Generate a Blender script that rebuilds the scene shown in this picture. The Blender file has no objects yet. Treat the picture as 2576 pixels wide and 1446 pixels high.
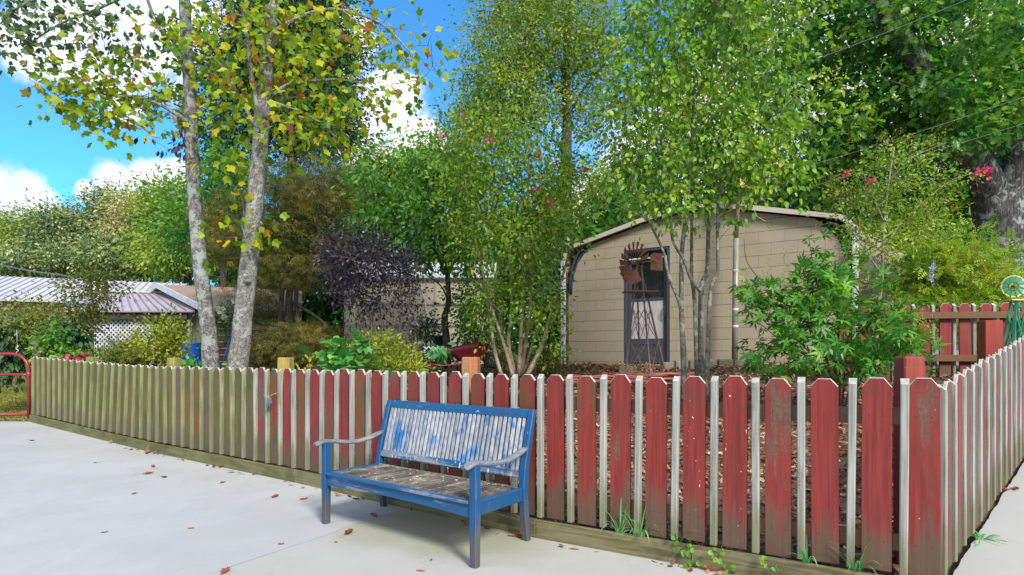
import bpy, math, random
import numpy as np
from mathutils import Vector, Matrix, noise as mnoise

S = bpy.context.scene
COL = S.collection
# ------------------------------------------------------------------ camera, world, sun, exposure
F, CX, YH, EYE = 1509.3, 1288.0, 898.0, 1.3      # picture scale of the photograph (2576 wide)
cam = bpy.data.cameras.new("camera"); camo = bpy.data.objects.new("camera", cam); COL.objects.link(camo)
camo.location = (0, 0, EYE); camo.rotation_euler = (math.radians(90), 0, 0)
cam.lens = 21.09; cam.sensor_width = 36; cam.shift_y = 0.0679; cam.clip_start = 0.05; cam.clip_end = 3000
S.camera = camo
S.view_settings.view_transform = 'Standard'; S.view_settings.look = 'None'
S.view_settings.exposure = 1.27; S.view_settings.gamma = 1.0
SUN_DIR = Vector((0.34, -0.72, 0.60)).normalized()
sun = bpy.data.lights.new("sun", 'SUN'); sun.energy = 2.05; sun.angle = math.radians(13); sun.color = (1.0, 0.965, 0.90)
suno = bpy.data.objects.new("sun", sun); COL.objects.link(suno); suno.location = (0, 0, 30)
suno.rotation_euler = SUN_DIR.to_track_quat('Z', 'Y').to_euler()
W = bpy.data.worlds.new("World"); S.world = W; W.use_nodes = True

def P(x, y, D): return Vector(((x-CX)/F*D, D, EYE-(y-YH)/F*D))

class NT:
    """small node-graph writer"""
    def __init__(s, tree): s.t = tree; s.n = tree.nodes; s.l = tree.links
    def add(s, typ, ins=None, **kw):
        nd = s.n.new(typ)
        for k, v in kw.items(): setattr(nd, k, v)
        for k, v in (ins or {}).items(): s.put(nd.inputs[k], v)
        return nd
    def put(s, sock, v):
        if hasattr(v, 'is_output') or isinstance(v, bpy.types.NodeSocket): s.l.new(v, sock)
        elif isinstance(v, bpy.types.Node): s.l.new(v.outputs[0], sock)
        else: sock.default_value = (*v, 1) if (isinstance(v, (tuple, list)) and len(v) == 3 and sock.type == 'RGBA') else v
    def math(s, op, a, b=0.0, c=None, clamp=False):
        nd = s.n.new('ShaderNodeMath'); nd.operation = op; nd.use_clamp = clamp
        s.put(nd.inputs[0], a); s.put(nd.inputs[1], b)
        if c is not None: s.put(nd.inputs[2], c)
        return nd.outputs[0]
    def vmath(s, op, a, b=None):
        nd = s.n.new('ShaderNodeVectorMath'); nd.operation = op
        s.put(nd.inputs[0], a)
        if b is not None: s.put(nd.inputs[1], b)
        return nd.outputs['Value'] if op in ('DOT_PRODUCT', 'LENGTH', 'DISTANCE') else nd.outputs[0]
    def noise(s, vec, scale, detail=4.0, rough=0.55, dist=0.0):
        nd = s.n.new('ShaderNodeTexNoise'); s.put(nd.inputs['Vector'], vec)
        nd.inputs['Scale'].default_value = scale; nd.inputs['Detail'].default_value = detail
        nd.inputs['Roughness'].default_value = rough; nd.inputs['Distortion'].default_value = dist
        return nd.outputs[0]
    def rng(s, v, a, b, c=0.0, d=1.0, smooth=True):
        nd = s.n.new('ShaderNodeMapRange'); nd.interpolation_type = 'SMOOTHSTEP' if smooth else 'LINEAR'
        s.put(nd.inputs[0], v)
        for i, k in enumerate((a, b, c, d)): s.put(nd.inputs[i+1], k)
        return nd.outputs[0]
    def mix(s, f, a, b, mode='MIX'):
        nd = s.n.new('ShaderNodeMix'); nd.data_type = 'RGBA'; nd.blend_type = mode
        s.put(nd.inputs[0], f); s.put(nd.inputs[6], a); s.put(nd.inputs[7], b)
        return nd.outputs[2]
    def ramp(s, f, stops):
        nd = s.n.new('ShaderNodeValToRGB'); cr = nd.color_ramp
        while len(cr.elements) < len(stops): cr.elements.new(0.5)
        for e, (p, c) in zip(cr.elements, stops): e.position = p; e.color = (*c, 1)
        s.put(nd.inputs[0], f); return nd.outputs[0]
    def scale(s, vec, sx, sy, sz): return s.vmath('MULTIPLY', vec, (sx, sy, sz))

def build_world():
    g = NT(W.node_tree); bg = W.node_tree.nodes['Background']
    sky = g.add('ShaderNodeTexSky', sky_type='NISHITA', sun_disc=False)
    sky.sun_elevation = math.asin(SUN_DIR.z); sky.sun_rotation = math.atan2(SUN_DIR.x, SUN_DIR.y)
    sky.air_density = 1.0; sky.dust_density = 0.4; sky.ozone_density = 2.5
    col = g.mix(1.0, sky.outputs[0], (0.33, 0.88, 1.22), 'MULTIPLY')
    d = g.add('ShaderNodeTexCoord').outputs['Generated']
    d = g.vmath('NORMALIZE', d)
    n1 = g.noise(d, 6.0, 9.0, 0.62, 0.3); n2 = g.noise(d, 22.0, 6.0, 0.6)
    field = None
    # cumulus banks, each a patch of the sky dome: direction and angular radius
    for (x, y, r) in [(20,490,105),(90,515,65),(300,470,75),(370,455,70),(225,485,40),(440,440,50),
                      (190,40,190),(330,140,170),(130,130,110),(420,60,170),(300,250,90),(600,40,120),(870,120,100),(960,250,90),(900,330,90),
                      (2250,200,480),(2500,60,300),(1640,420,260),(1900,500,200),(1050,430,120)]:
        v = Vector((x-CX, F, YH-y)).normalized(); ang = r/math.hypot(F, math.hypot(x-CX, YH-y))
        dist = g.math('ARCCOSINE', g.math('MINIMUM', g.vmath('DOT_PRODUCT', d, tuple(v)), 0.99999))
        b = g.math('SUBTRACT', 1.0, g.math('DIVIDE', dist, ang))
        field = b if field is None else g.math('MAXIMUM', field, b)
    behind = g.rng(g.vmath('DOT_PRODUCT', d, (0.1,-0.95,0.3)), -0.15, 0.5, -0.9, 0.55)     # unseen cloud added behind the viewer to whiten the sky's light
    field = g.math('ADD', g.math('MAXIMUM', field, behind), g.math('MULTIPLY', g.math('SUBTRACT', n1, 0.5), 2.3))
    field = g.math('ADD', field, g.math('MULTIPLY', g.math('SUBTRACT', n2, 0.5), 0.35))
    mask = g.rng(field, 0.02, 0.42)
    shade = g.mix(g.rng(g.math('ADD', g.math('MULTIPLY', n1, 0.6), g.math('MULTIPLY', n2, 0.4)), 0.38, 0.60), (4.0, 4.3, 4.9), (5.3, 5.35, 5.5))
    # below the horizon the dome stays plain haze
    up = g.rng(g.add('ShaderNodeSeparateXYZ', {0: d}).outputs[2], 0.0, 0.06)
    out = g.mix(g.math('MULTIPLY', mask, up), col, shade)
    g.put(bg.inputs[0], out); bg.inputs[1].default_value = 0.097
build_world()

# ------------------------------------------------------------------ object helpers
def tag(o, label=None, cat=None, group=None, kind=None):
    if label: o['label'] = label
    if cat: o['category'] = cat
    if group: o['group'] = group
    if kind: o['kind'] = kind
    return o
def thing(name, label, cat, loc=(0,0,0), group=None):
    o = bpy.data.objects.new(name, None); COL.objects.link(o); o.location = loc
    o.empty_display_size = 0.1
    return tag(o, label, cat, group)

class MB:
    def __init__(s): s.v = []; s.f = []; s.m = []; s.smooth = []
    def poly(s, pts, m=0, sm=False):
        i = len(s.v); s.v += [tuple(p) for p in pts]; s.f.append(tuple(range(i, i+len(pts)))); s.m.append(m); s.smooth.append(sm)
    def faces(s, pts, fs, m=0, sm=False):
        i = len(s.v); s.v += [tuple(p) for p in pts]
        for f in fs: s.f.append(tuple(i+k for k in f)); s.m.append(m); s.smooth.append(sm)
    def box(s, c, sz, ax=None, m=0, bev=0.0):
        """box at centre c, full size sz, axes ax (3 vectors)"""
        c = Vector(c); X, Y, Z = ax if ax else (Vector((1,0,0)), Vector((0,1,0)), Vector((0,0,1)))
        h = [k/2 for k in sz]
        if bev <= 0:
            pts = [c+X*h[0]*a+Y*h[1]*b+Z*h[2]*d for d in (-1,1) for b in (-1,1) for a in (-1,1)]
            s.faces(pts, [(0,2,3,1),(4,5,7,6),(0,1,5,4),(2,6,7,3),(0,4,6,2),(1,3,7,5)], m)
        else:
            pts = []; idx = {}
            for a in (-1,1):
                for b in (-1,1):
                    for d in (-1,1):
                        for k in range(3):
                            q = [a*h[0], b*h[1], d*h[2]]
                            for j in range(3):
                                if j != k: q[j] -= math.copysign(bev, q[j])
                            idx[(a,b,d,k)] = len(pts); pts.append(c+X*q[0]+Y*q[1]+Z*q[2])
            fs = []
            for k in range(3):
                o = [j for j in range(3) if j != k]
                for sg in (-1,1):
                    cyc = [(-1,-1),(1,-1),(1,1),(-1,1)]
                    f = []
                    for (p, q) in cyc:
                        t = [0,0,0]; t[k] = sg; t[o[0]] = p; t[o[1]] = q; f.append(idx[(*t, k)])
                    fs.append(tuple(f))
            for k in range(3):          # edges along axis k
                o = [j for j in range(3) if j != k]
                for p in (-1,1):
                    for q in (-1,1):
                        e = []
                        for (t_, kk) in ((-1,o[0]),(-1,o[1]),(1,o[1]),(1,o[0])):
                            t = [0,0,0]; t[k] = t_; t[o[0]] = p; t[o[1]] = q; e.append(idx[(*t, kk)])
                        fs.append(tuple(e))
            for a in (-1,1):
                for b in (-1,1):
                    for d in (-1,1): fs.append(tuple(idx[(a,b,d,k)] for k in range(3)))
            s.faces(pts, fs, m)
    def bar(s, a, b, w, h, up=(0,0,1), m=0, bev=0.0):
        a, b = Vector(a), Vector(b); Y = (b-a).normalized(); Z = Vector(up); X = Y.cross(Z)
        if X.length < 1e-4: X = Y.cross(Vector((1,0,0)))
        X.normalize(); Z = X.cross(Y).normalized()
        s.box((a+b)/2, (w, (b-a).length, h), (X, Y, Z), m, bev)
    def tube(s, pts, rad, n=8, m=0, caps=True, sm=True, wob=0.0, seed=0):
        pts = [Vector(p) for p in pts]; k = len(pts)
        if not hasattr(rad, '__len__'): rad = [rad]*k
        ref = Vector((1,0,0)) if abs((pts[-1]-pts[0]).normalized().x) < 0.8 else Vector((0,1,0))
        ring = []
        for i in range(k):
            t = (pts[min(i+1,k-1)]-pts[max(i-1,0)]).normalized()
            u = (ref - t*ref.dot(t)).normalized(); w = t.cross(u)
            for j in range(n):
                a = 2*math.pi*j/n; r = rad[i]
                if wob: r *= 1+wob*mnoise.noise(Vector((math.cos(a)*1.3+seed, math.sin(a)*1.3, pts[i].z*2.5+i*.1)))
                ring.append(pts[i]+u*math.cos(a)*r+w*math.sin(a)*r)
        fs = [(i*n+j, i*n+(j+1) % n, (i+1)*n+(j+1) % n, (i+1)*n+j) for i in range(k-1) for j in range(n)]
        if caps: fs += [tuple(range(n-1,-1,-1)), tuple((k-1)*n+j for j in range(n))]
        s.faces(ring, fs, m, sm)
    def prism(s, poly, ext, m=0):
        """closed polygon (3D points) extruded by vector ext"""
        n = len(poly); a = [Vector(p) for p in poly]; b = [p+Vector(ext) for p in a]
        s.faces(a+b, [tuple(range(n-1,-1,-1)), tuple(range(n,2*n))]+[(i,(i+1)%n,n+(i+1)%n,n+i) for i in range(n)], m)
    def lathe(s, c, prof, n=20, m=0, ax=(0,0,1)):
        c = Vector(c); Z = Vector(ax).normalized(); X = Z.orthogonal().normalized(); Y = Z.cross(X)
        pts = [c+Z*h+(X*math.cos(2*math.pi*j/n)+Y*math.sin(2*math.pi*j/n))*r for (r, h) in prof for j in range(n)]
        s.faces(pts, [(i*n+j, i*n+(j+1)%n, (i+1)*n+(j+1)%n, (i+1)*n+j) for i in range(len(prof)-1) for j in range(n)], m, True)
    def build(s, name, mats, root=None, origin=None):
        me = bpy.data.meshes.new(name)
        o0 = Vector(origin) if origin is not None else (root_world(root) if root else Vector((0,0,0)))
        me.from_pydata([(v[0]-o0.x, v[1]-o0.y, v[2]-o0.z) for v in s.v], [], s.f)
        if not isinstance(mats, (list, tuple)): mats = [mats]
        for q in mats: me.materials.append(q)
        me.polygons.foreach_set('material_index', s.m); me.polygons.foreach_set('use_smooth', s.smooth)
        me.update()
        o = bpy.data.objects.new(name, me); COL.objects.link(o)
        if root: o.parent = root; o.location = o0-root_world(root)
        else: o.location = o0
        o.color = (0.0, 0.15, 0.0, 1.0)
        return o
def root_world(r):
    v = Vector(r.location)
    while r.parent: r = r.parent; v += Vector(r.location)
    return v

# ------------------------------------------------------------------ materials
def mat(name):
    m = bpy.data.materials.new(name); m.use_nodes = True
    g = NT(m.node_tree); b = m.node_tree.nodes['Principled BSDF']
    return m, g, b
def ocoord(g, rnd=True):
    c = g.add('ShaderNodeTexCoord').outputs['Object']
    if rnd:
        r = g.add('ShaderNodeObjectInfo').outputs['Random']
        c = g.vmath('ADD', c, g.add('ShaderNodeCombineXYZ', {0: g.math('MULTIPLY', r, 37.0), 1: g.math('MULTIPLY', r, 91.0), 2: g.math('MULTIPLY', r, 53.0)}).outputs[0])
    return c
def bump(g, b, h, strength=0.3, dist=0.01):
    bp = g.add('ShaderNodeBump', {'Height': h, 'Strength': strength, 'Distance': dist}); g.l.new(bp.outputs[0], b.inputs['Normal'])
def simple(name, c1, c2=None, scale=8, rough=0.6, stretch=(1,1,1), bmp=0.2, metal=0.0, detail=5):
    m, g, b = mat(name); c = ocoord(g); c = g.scale(c, *stretch)
    n = g.noise(c, scale, detail); c2 = c2 or tuple(k*0.7 for k in c1)
    g.put(b.inputs['Base Color'], g.mix(g.rng(n, 0.3, 0.7), c1, c2)); b.inputs['Roughness'].default_value = rough
    b.inputs['Metallic'].default_value = metal
    if bmp: bump(g, b, n, bmp)
    return m
def painted(name, paint, paint2, under, wear=0.5, dirt=(0.10,0.085,0.05), dirt_amt=0.5, grain_axis=2, algae=None, chips=None, rough=0.65, foot=None):
    """weathered painted timber: grain, faded paint, worn-through wood, grime; Object colour R = algae, G = bare"""
    m, g, b = mat(name)
    raw = g.add('ShaderNodeTexCoord').outputs['Object']; c = ocoord(g)
    st = [55, 55, 55]; st[grain_axis] = 2.2
    grain = g.noise(g.scale(c, *st), 1.0, 6, 0.6)
    st2 = [9, 9, 9]; st2[grain_axis] = 2.0
    blot = g.noise(g.scale(c, *st2), 1.0, 6, 0.6)
    fine = g.noise(c, 70, 5, 0.65)
    col = g.mix(g.rng(grain, 0.3, 0.72), paint, paint2)
    info = g.add('ShaderNodeObjectInfo').outputs['Color']
    sep = g.add('ShaderNodeSeparateColor', {0: info})
    wv = g.math('ADD', g.math('MULTIPLY', blot, 0.62), g.math('MULTIPLY', grain, 0.38))
    bare = g.math('ADD', wv, g.math('MULTIPLY', sep.outputs[1], 0.42))
    col = g.mix(g.rng(bare, 0.74-wear*0.22, 0.86-wear*0.22), col, g.mix(g.rng(fine, 0.3, 0.7), under, tuple(k*0.6 for k in under)))
    if algae:
        al = g.math('ADD', g.math('MULTIPLY', sep.outputs[0], 1.15), g.math('MULTIPLY', g.math('SUBTRACT', wv, 0.5), 2.4))
        col = g.mix(g.rng(al, 0.30, 0.85, 0, 0.95), col, g.mix(g.rng(blot, 0.35, 0.65), algae, tuple(k*0.62 for k in algae)))
    if chips:
        ch = g.noise(g.scale(c, 1, 1, 0.5), 42, 3, 0.6)
        thr = g.rng(sep.outputs[2], 0, 1, 0.78, 0.58, False)
        col = g.mix(g.rng(g.math('SUBTRACT', ch, thr), 0.0, 0.02), col, chips)
    if foot:
        z = g.add('ShaderNodeSeparateXYZ', {0: raw}).outputs[2]
        streak = g.noise(g.scale(c, 38, 38, 1.2), 1.0, 5, 0.7)
        f = g.math('MULTIPLY', g.rng(g.math('ADD', z, g.math('MULTIPLY', g.math('ADD', blot, g.math('MULTIPLY', streak, 0.9)), -0.55)), -0.42, -0.18, 1, 0), 0.85)
        col = g.mix(f, col, g.mix(grain, foot, tuple(k*0.5 for k in foot)))
    if name == 'red_paint':      # nail heads, two at each rail
        sx = g.add('ShaderNodeSeparateXYZ', {0: raw}); ax_ = g.math('ABSOLUTE', sx.outputs[0])
        for zn in (0.155, 0.825):
            dd = g.math('SQRT', g.math('ADD', g.math('POWER', g.math('SUBTRACT', ax_, 0.034), 2.0), g.math('POWER', g.math('SUBTRACT', sx.outputs[2], zn), 2.0)))
            col = g.mix(g.rng(dd, 0.0035, 0.006, 0.85, 0), col, (0.05,0.04,0.035))
    crk = g.noise(g.scale(c, *[k*1.7 for k in st]), 1.0, 3, 0.5); col = g.mix(g.rng(crk, 0.66, 0.72, 0, 0.55), col, tuple(k*0.35 for k in under))
    dm = g.rng(g.noise(c, 2.6, 5, 0.65), 0.5, 0.78, 0, dirt_amt)
    col = g.mix(dm, col, dirt)
    g.put(b.inputs['Base Color'], col); b.inputs['Roughness'].default_value = rough
    b.inputs['Specular IOR Level'].default_value = 0.3
    bump(g, b, g.math('ADD', g.math('MULTIPLY', grain, 0.8), g.math('MULTIPLY', bare, 0.6)), 0.45, 0.004)
    return m
def leaf(name, stops, trans=0.35, rough=0.5, vary=0.35):
    m, g, b = mat(name)
    r = g.add('ShaderNodeAttribute', attribute_name='rnd').outputs['Fac']
    pos = g.add('ShaderNodeNewGeometry').outputs['Position']
    n = g.noise(pos, 1.1, 3)
    f = g.math('ADD', g.math('MULTIPLY', r, 1-vary), g.math('MULTIPLY', g.rng(n, 0.3, 0.7), vary), clamp=True)
    col = g.ramp(f, [(p, tuple(min(0.62, k*1.55) for k in c)) for p, c in stops])
    b.inputs['Roughness'].default_value = rough; g.put(b.inputs['Base Color'], col)
    b.inputs['Specular IOR Level'].default_value = 0.35
    tl = g.add('ShaderNodeBsdfTranslucent', {0: g.mix(1.0, col, (1.25, 1.3, 0.55), 'MULTIPLY')})
    mx = g.add('ShaderNodeMixShader', {0: trans}); g.l.new(b.outputs[0], mx.inputs[1]); g.l.new(tl.outputs[0], mx.inputs[2])
    g.l.new(mx.outputs[0], m.node_tree.nodes['Material Output'].inputs[0])
    return m

M = {}
M['red'] = painted('red_paint', (0.27,0.036,0.030), (0.15,0.021,0.020), (0.17,0.105,0.075), 0.56, dirt=(0.10,0.045,0.032), dirt_amt=0.6, algae=(0.130,0.122,0.030), chips=(0.62,0.56,0.5), foot=(0.13,0.10,0.065))
M['white'] = painted('white_paint', (0.40,0.39,0.36), (0.21,0.20,0.18), (0.27,0.25,0.21), 0.55, dirt=(0.20,0.20,0.15), dirt_amt=0.5, algae=(0.235,0.25,0.09), foot=(0.22,0.22,0.12))
M['cut'] = simple('pale_cut_edge', (0.50,0.48,0.44), (0.33,0.30,0.26), 40)
M['kick'] = painted('treated_board', (0.23,0.20,0.11), (0.13,0.115,0.055), (0.11,0.09,0.05), 0.5, dirt=(0.05,0.05,0.035), dirt_amt=0.8, grain_axis=0, algae=(0.17,0.165,0.055))
M['rail'] = painted('rail_timber', (0.17,0.06,0.035), (0.12,0.09,0.04), (0.15,0.12,0.07), 0.6, grain_axis=0, algae=(0.15,0.14,0.05))
M['post_y'] = painted('post_yellow_green', (0.40,0.33,0.07), (0.30,0.17,0.06), (0.28,0.22,0.10), 0.5, algae=(0.28,0.27,0.07))
M['post_o'] = painted('post_orange_red', (0.42,0.20,0.08), (0.33,0.07,0.04), (0.30,0.22,0.12), 0.5, dirt_amt=0.3, algae=(0.30,0.26,0.08))
M['post_r'] = painted('post_red', (0.33,0.055,0.035), (0.24,0.035,0.03), (0.22,0.13,0.08), 0.35, dirt_amt=0.3)
M['post_b'] = painted('post_brown', (0.22,0.16,0.10), (0.15,0.11,0.07), (0.2,0.17,0.12), 0.5)
M['blue'] = painted('blue_bench_paint', (0.012,0.095,0.245), (0.014,0.062,0.16), (0.26,0.28,0.32), 0.42, dirt=(0.030,0.045,0.075), dirt_amt=0.75, chips=(0.42,0.47,0.55), rough=0.5, foot=(0.13,0.115,0.10))
M['blue_top'] = painted('blue_rail_paint', (0.012,0.100,0.250), (0.014,0.072,0.18), (0.30,0.33,0.38), 0.62, dirt=(0.045,0.06,0.09), dirt_amt=0.7, grain_axis=0, chips=(0.6,0.6,0.62), rough=0.5)
M['arm'] = painted('worn_arm_paint', (0.30,0.31,0.34), (0.13,0.135,0.16), (0.03,0.11,0.30), 0.62, dirt=(0.06,0.05,0.05), dirt_amt=0.6, grain_axis=1, rough=0.6)
M['footw'] = painted('worn_leg', (0.03,0.10,0.30), (0.10,0.09,0.09), (0.14,0.12,0.10), 0.75, dirt=(0.07,0.06,0.05), dirt_amt=0.6)
def slat_mat():
    m, g, b = mat('white_blue_slats'); c = g.add('ShaderNodeTexCoord').outputs['Object']
    grain = g.noise(g.scale(c, 60, 60, 4), 1, 6, 0.65); bl = g.noise(g.scale(c, 9, 9, 6.0), 1, 4, 0.6, 0.6)
    soft = g.noise(g.scale(c, 4, 4, 3), 1, 4, 0.6)
    col = g.mix(g.rng(grain, 0.3, 0.7), (0.42,0.44,0.47), (0.20,0.22,0.26))
    col = g.mix(g.rng(g.math('ADD', bl, g.math('MULTIPLY', grain, 0.25)), 0.64, 0.80), col, (0.012,0.15,0.40))
    col = g.mix(g.rng(soft, 0.5, 0.75, 0, 0.45), col, (0.12,0.26,0.50))
    isl = g.add('ShaderNodeNewGeometry').outputs['Random Per Island']; col = g.mix(0.9, col, g.ramp(isl, [(0,(0.62,0.66,0.74)),(0.5,(0.95,0.95,0.95)),(1,(1.15,1.15,1.12))]), 'MULTIPLY')
    g.put(b.inputs['Base Color'], col); b.inputs['Roughness'].default_value = 0.6; bump(g, b, grain, 0.4, 0.003)
    return m
M['slat'] = slat_mat()
def seat_mat():
    m, g, b = mat('bare_seat_slats'); c = g.add('ShaderNodeTexCoord').outputs['Object']
    grain = g.noise(g.scale(c, 40, 12, 40), 1, 6, 0.7); n = g.noise(c, 6, 5)
    col = g.mix(g.rng(grain, 0.3, 0.7), (0.19,0.165,0.13), (0.06,0.05,0.043))
    col = g.mix(g.rng(n, 0.45, 0.7, 0, 0.8), col, (0.36,0.33,0.27))
    sp = g.noise(c, 30, 3, 0.6); col = g.mix(g.rng(sp, 0.64, 0.68), col, (0.62,0.60,0.60))
    col = g.mix(g.rng(g.noise(c, 3.2, 3), 0.62, 0.72, 0, 0.6), col, (0.03,0.08,0.24))
    isl = g.add('ShaderNodeNewGeometry').outputs['Random Per Island']; col = g.mix(0.9, col, g.ramp(isl, [(0,(0.38,0.36,0.34)),(0.5,(0.85,0.84,0.82)),(1,(1.5,1.45,1.35))]), 'MULTIPLY')
    g.put(b.inputs['Base Color'], col); b.inputs['Roughness'].default_value = 0.8; bump(g, b, grain, 0.5, 0.004)
    return m
M['seat'] = seat_mat()

def concrete():
    m, g, b = mat('concrete'); c = g.add('ShaderNodeTexCoord').outputs['Object']
    n = g.noise(c, 0.8, 7, 0.6); n2 = g.noise(g.scale(c, 1, 2.2, 1), 2.1, 6, 0.6); fine = g.noise(c, 120, 4, 0.7); mid = g.noise(c, 14, 6, 0.7)
    col = g.mix(g.rng(n, 0.35, 0.65), (0.455,0.462,0.465), (0.405,0.408,0.400))
    col = g.mix(g.rng(n2, 0.5, 0.78, 0, 0.5), col, (0.43,0.42,0.39))
    s = g.add('ShaderNodeSeparateXYZ', {0: c}); X, Y = s.outputs[0], s.outputs[1]
    # control joint: line from (-0.94,5.10) to (-1.775,3.62); u is the signed distance to its right
    wig = g.math('MULTIPLY', g.math('SUBTRACT', g.noise(c, 3.0, 3), 0.5), 0.09)
    u = g.math('ADD', g.math('ADD', g.math('MULTIPLY', g.math('ADD', X, 0.94), 0.870), g.math('MULTIPLY', g.math('SUBTRACT', Y, 5.10), -0.493)), wig)
    slab = g.rng(u, -0.01, 0.03)
    col = g.mix(g.math('MULTIPLY', slab, 0.45), col, (0.42,0.41,0.34))
    # mildew under and in front of the bench
    def spot(x, y, r):
        d = g.vmath('DISTANCE', c, (x, y, 0)); return g.rng(g.math('ADD', g.math('DIVIDE', d, r), g.math('MULTIPLY', n2, -0.9)), -0.1, 0.75, 1, 0)
    st = g.math('MAXIMUM', g.math('MAXIMUM', spot(-0.55, 4.75, 0.75), spot(-0.25, 4.30, 0.65)), g.math('MULTIPLY', spot(-0.9, 4.45, 0.5), 0.8))
    col = g.mix(g.math('MULTIPLY', g.math('MULTIPLY', st, slab), 0.50), col, (0.26,0.255,0.12))
    crack = g.rng(g.math('ABSOLUTE', u), 0.0, 0.009, 1, 0)
    col = g.mix(g.math('MULTIPLY', crack, 0.55), col, (0.16,0.15,0.12))
    sw = g.noise(g.scale(c, 1.3, 0.8, 1), 1.6, 9, 0.72, 1.4); col = g.mix(g.rng(sw, 0.50, 0.62, 0, 0.28), col, (0.36,0.365,0.36)); col = g.mix(g.rng(g.noise(g.scale(c, 1, 1.4, 1), 7, 8, 0.75, 0.8), 0.60, 0.68, 0, 0.30), col, (0.33,0.32,0.29))
    col = g.mix(g.rng(fine, 0.62, 0.75, 0, 0.35), col, (0.30,0.29,0.27))
    col = g.mix(g.rng(mid, 0.60, 0.78, 0, 0.40), col, (0.34,0.33,0.31))
    col = g.mix(g.rng(g.noise(c, 34, 3, 0.5), 0.73, 0.76, 0, 0.6), col, (0.14,0.11,0.08))
    g.put(b.inputs['Base Color'], col); b.inputs['Roughness'].default_value = 0.85
    bump(g, b, g.math('ADD', g.math('MULTIPLY', fine, 0.5), g.math('ADD', mid, g.math('MULTIPLY', crack, -1.5))), 0.35, 0.006)
    return m
M['concrete'] = concrete()
def ground_mat():
    m, g, b = mat('garden_soil'); c = g.add('ShaderNodeTexCoord').outputs['Object']
    n = g.noise(c, 22, 6, 0.7); n2 = g.noise(c, 1.3, 5); n3 = g.noise(c, 60, 3)
    mul = g.ramp(n, [(0.3,(0.055,0.030,0.020)),(0.48,(0.15,0.080,0.048)),(0.62,(0.25,0.15,0.09)),(0.75,(0.38,0.27,0.17))])
    mul = g.mix(g.rng(n2, 0.52, 0.72, 0, 0.55), mul, (0.12,0.13,0.045))
    lawn = g.ramp(n, [(0.3,(0.045,0.05,0.012)),(0.5,(0.14,0.14,0.03)),(0.65,(0.22,0.19,0.055)),(0.8,(0.26,0.12,0.05))])
    X = g.add('ShaderNodeSeparateXYZ', {0: c})
    f = g.rng(g.math('ADD', X.outputs[0], g.math('MULTIPLY', n2, 0.6)), -8.3, -8.9)
    far = g.rng(X.outputs[1], 17, 20)
    col = g.mix(g.math('MAXIMUM', f, far), mul, lawn)
    g.put(b.inputs['Base Color'], col); b.inputs['Roughness'].default_value = 0.95; bump(g, b, g.math('ADD', n, n3), 0.8, 0.03)
    return m
M['ground'] = ground_mat()
def bark(name, c1, c2, lichen=None, sc=1.0, stretch=0.25, amt=0.5, vw=0.10):
    m, g, b = mat(name); c = ocoord(g)
    v = g.add('ShaderNodeTexVoronoi', {'Vector': g.scale(c, 1, 1, stretch), 'Scale': 26*sc}); v.feature = 'DISTANCE_TO_EDGE' if hasattr(v, 'feature') else 'F1'
    n = g.noise(g.scale(c, 1, 1, stretch), 24*sc, 8, 0.7); f = g.math('ADD', g.math('MULTIPLY', g.rng(v.outputs[0], 0, 0.12), vw), g.math('MULTIPLY', n, 1.08-vw*0.8))
    col = g.mix(g.rng(f, 0.45, 0.85), c2, c1)
    if lichen:
        l = g.noise(c, 5.5*sc, 8, 0.68, 0.4)
        col = g.mix(g.rng(l, 0.60-amt*0.18, 0.66-amt*0.18, 0, 0.85), col, g.mix(n, lichen, tuple(k*0.7 for k in lichen)))
        dk = g.noise(c, 9*sc, 7, 0.7); col = g.mix(g.rng(dk, 0.60, 0.66, 0, 0.8), col, tuple(k*0.35 for k in c2))
    g.put(b.inputs['Base Color'], col); b.inputs['Roughness'].default_value = 0.9; bump(g, b, f, 0.9, 0.03)
    return m
M['bark_tulip'] = bark('tulip_bark', (0.38,0.37,0.35), (0.09,0.08,0.072), (0.40,0.45,0.41), 1.3, 0.6, 0.62)
M['bark_tulip2'] = bark('tulip_bark_fine', (0.47,0.45,0.42), (0.13,0.12,0.105), (0.48,0.50,0.46), 1.6, 0.7, 0.45)
M['bark_pear'] = bark('pear_bark', (0.27,0.26,0.22), (0.10,0.09,0.07), (0.36,0.40,0.32), 1.6, 0.6, 0.5)
M['bark_crape'] = bark('crape_bark', (0.42,0.32,0.23), (0.26,0.17,0.11), (0.50,0.42,0.34), 0.8, 0.15, 0.5)
M['bark_dark'] = bark('dark_bark', (0.13,0.11,0.09), (0.035,0.028,0.022), None, 1.0, 0.3)
M['bark_oak'] = bark('oak_bark', (0.16,0.155,0.15), (0.022,0.02,0.019), (0.34,0.36,0.35), 0.7, 0.18, 0.42)
M['twig'] = simple('twig_wood', (0.15,0.11,0.08), (0.08,0.055,0.04), 20)
M['twig_tan'] = simple('tan_twig', (0.32,0.22,0.13), (0.20,0.13,0.08), 20)
M['twig_red'] = simple('red_stem', (0.16,0.05,0.03), (0.09,0.05,0.025), 20)

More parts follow.
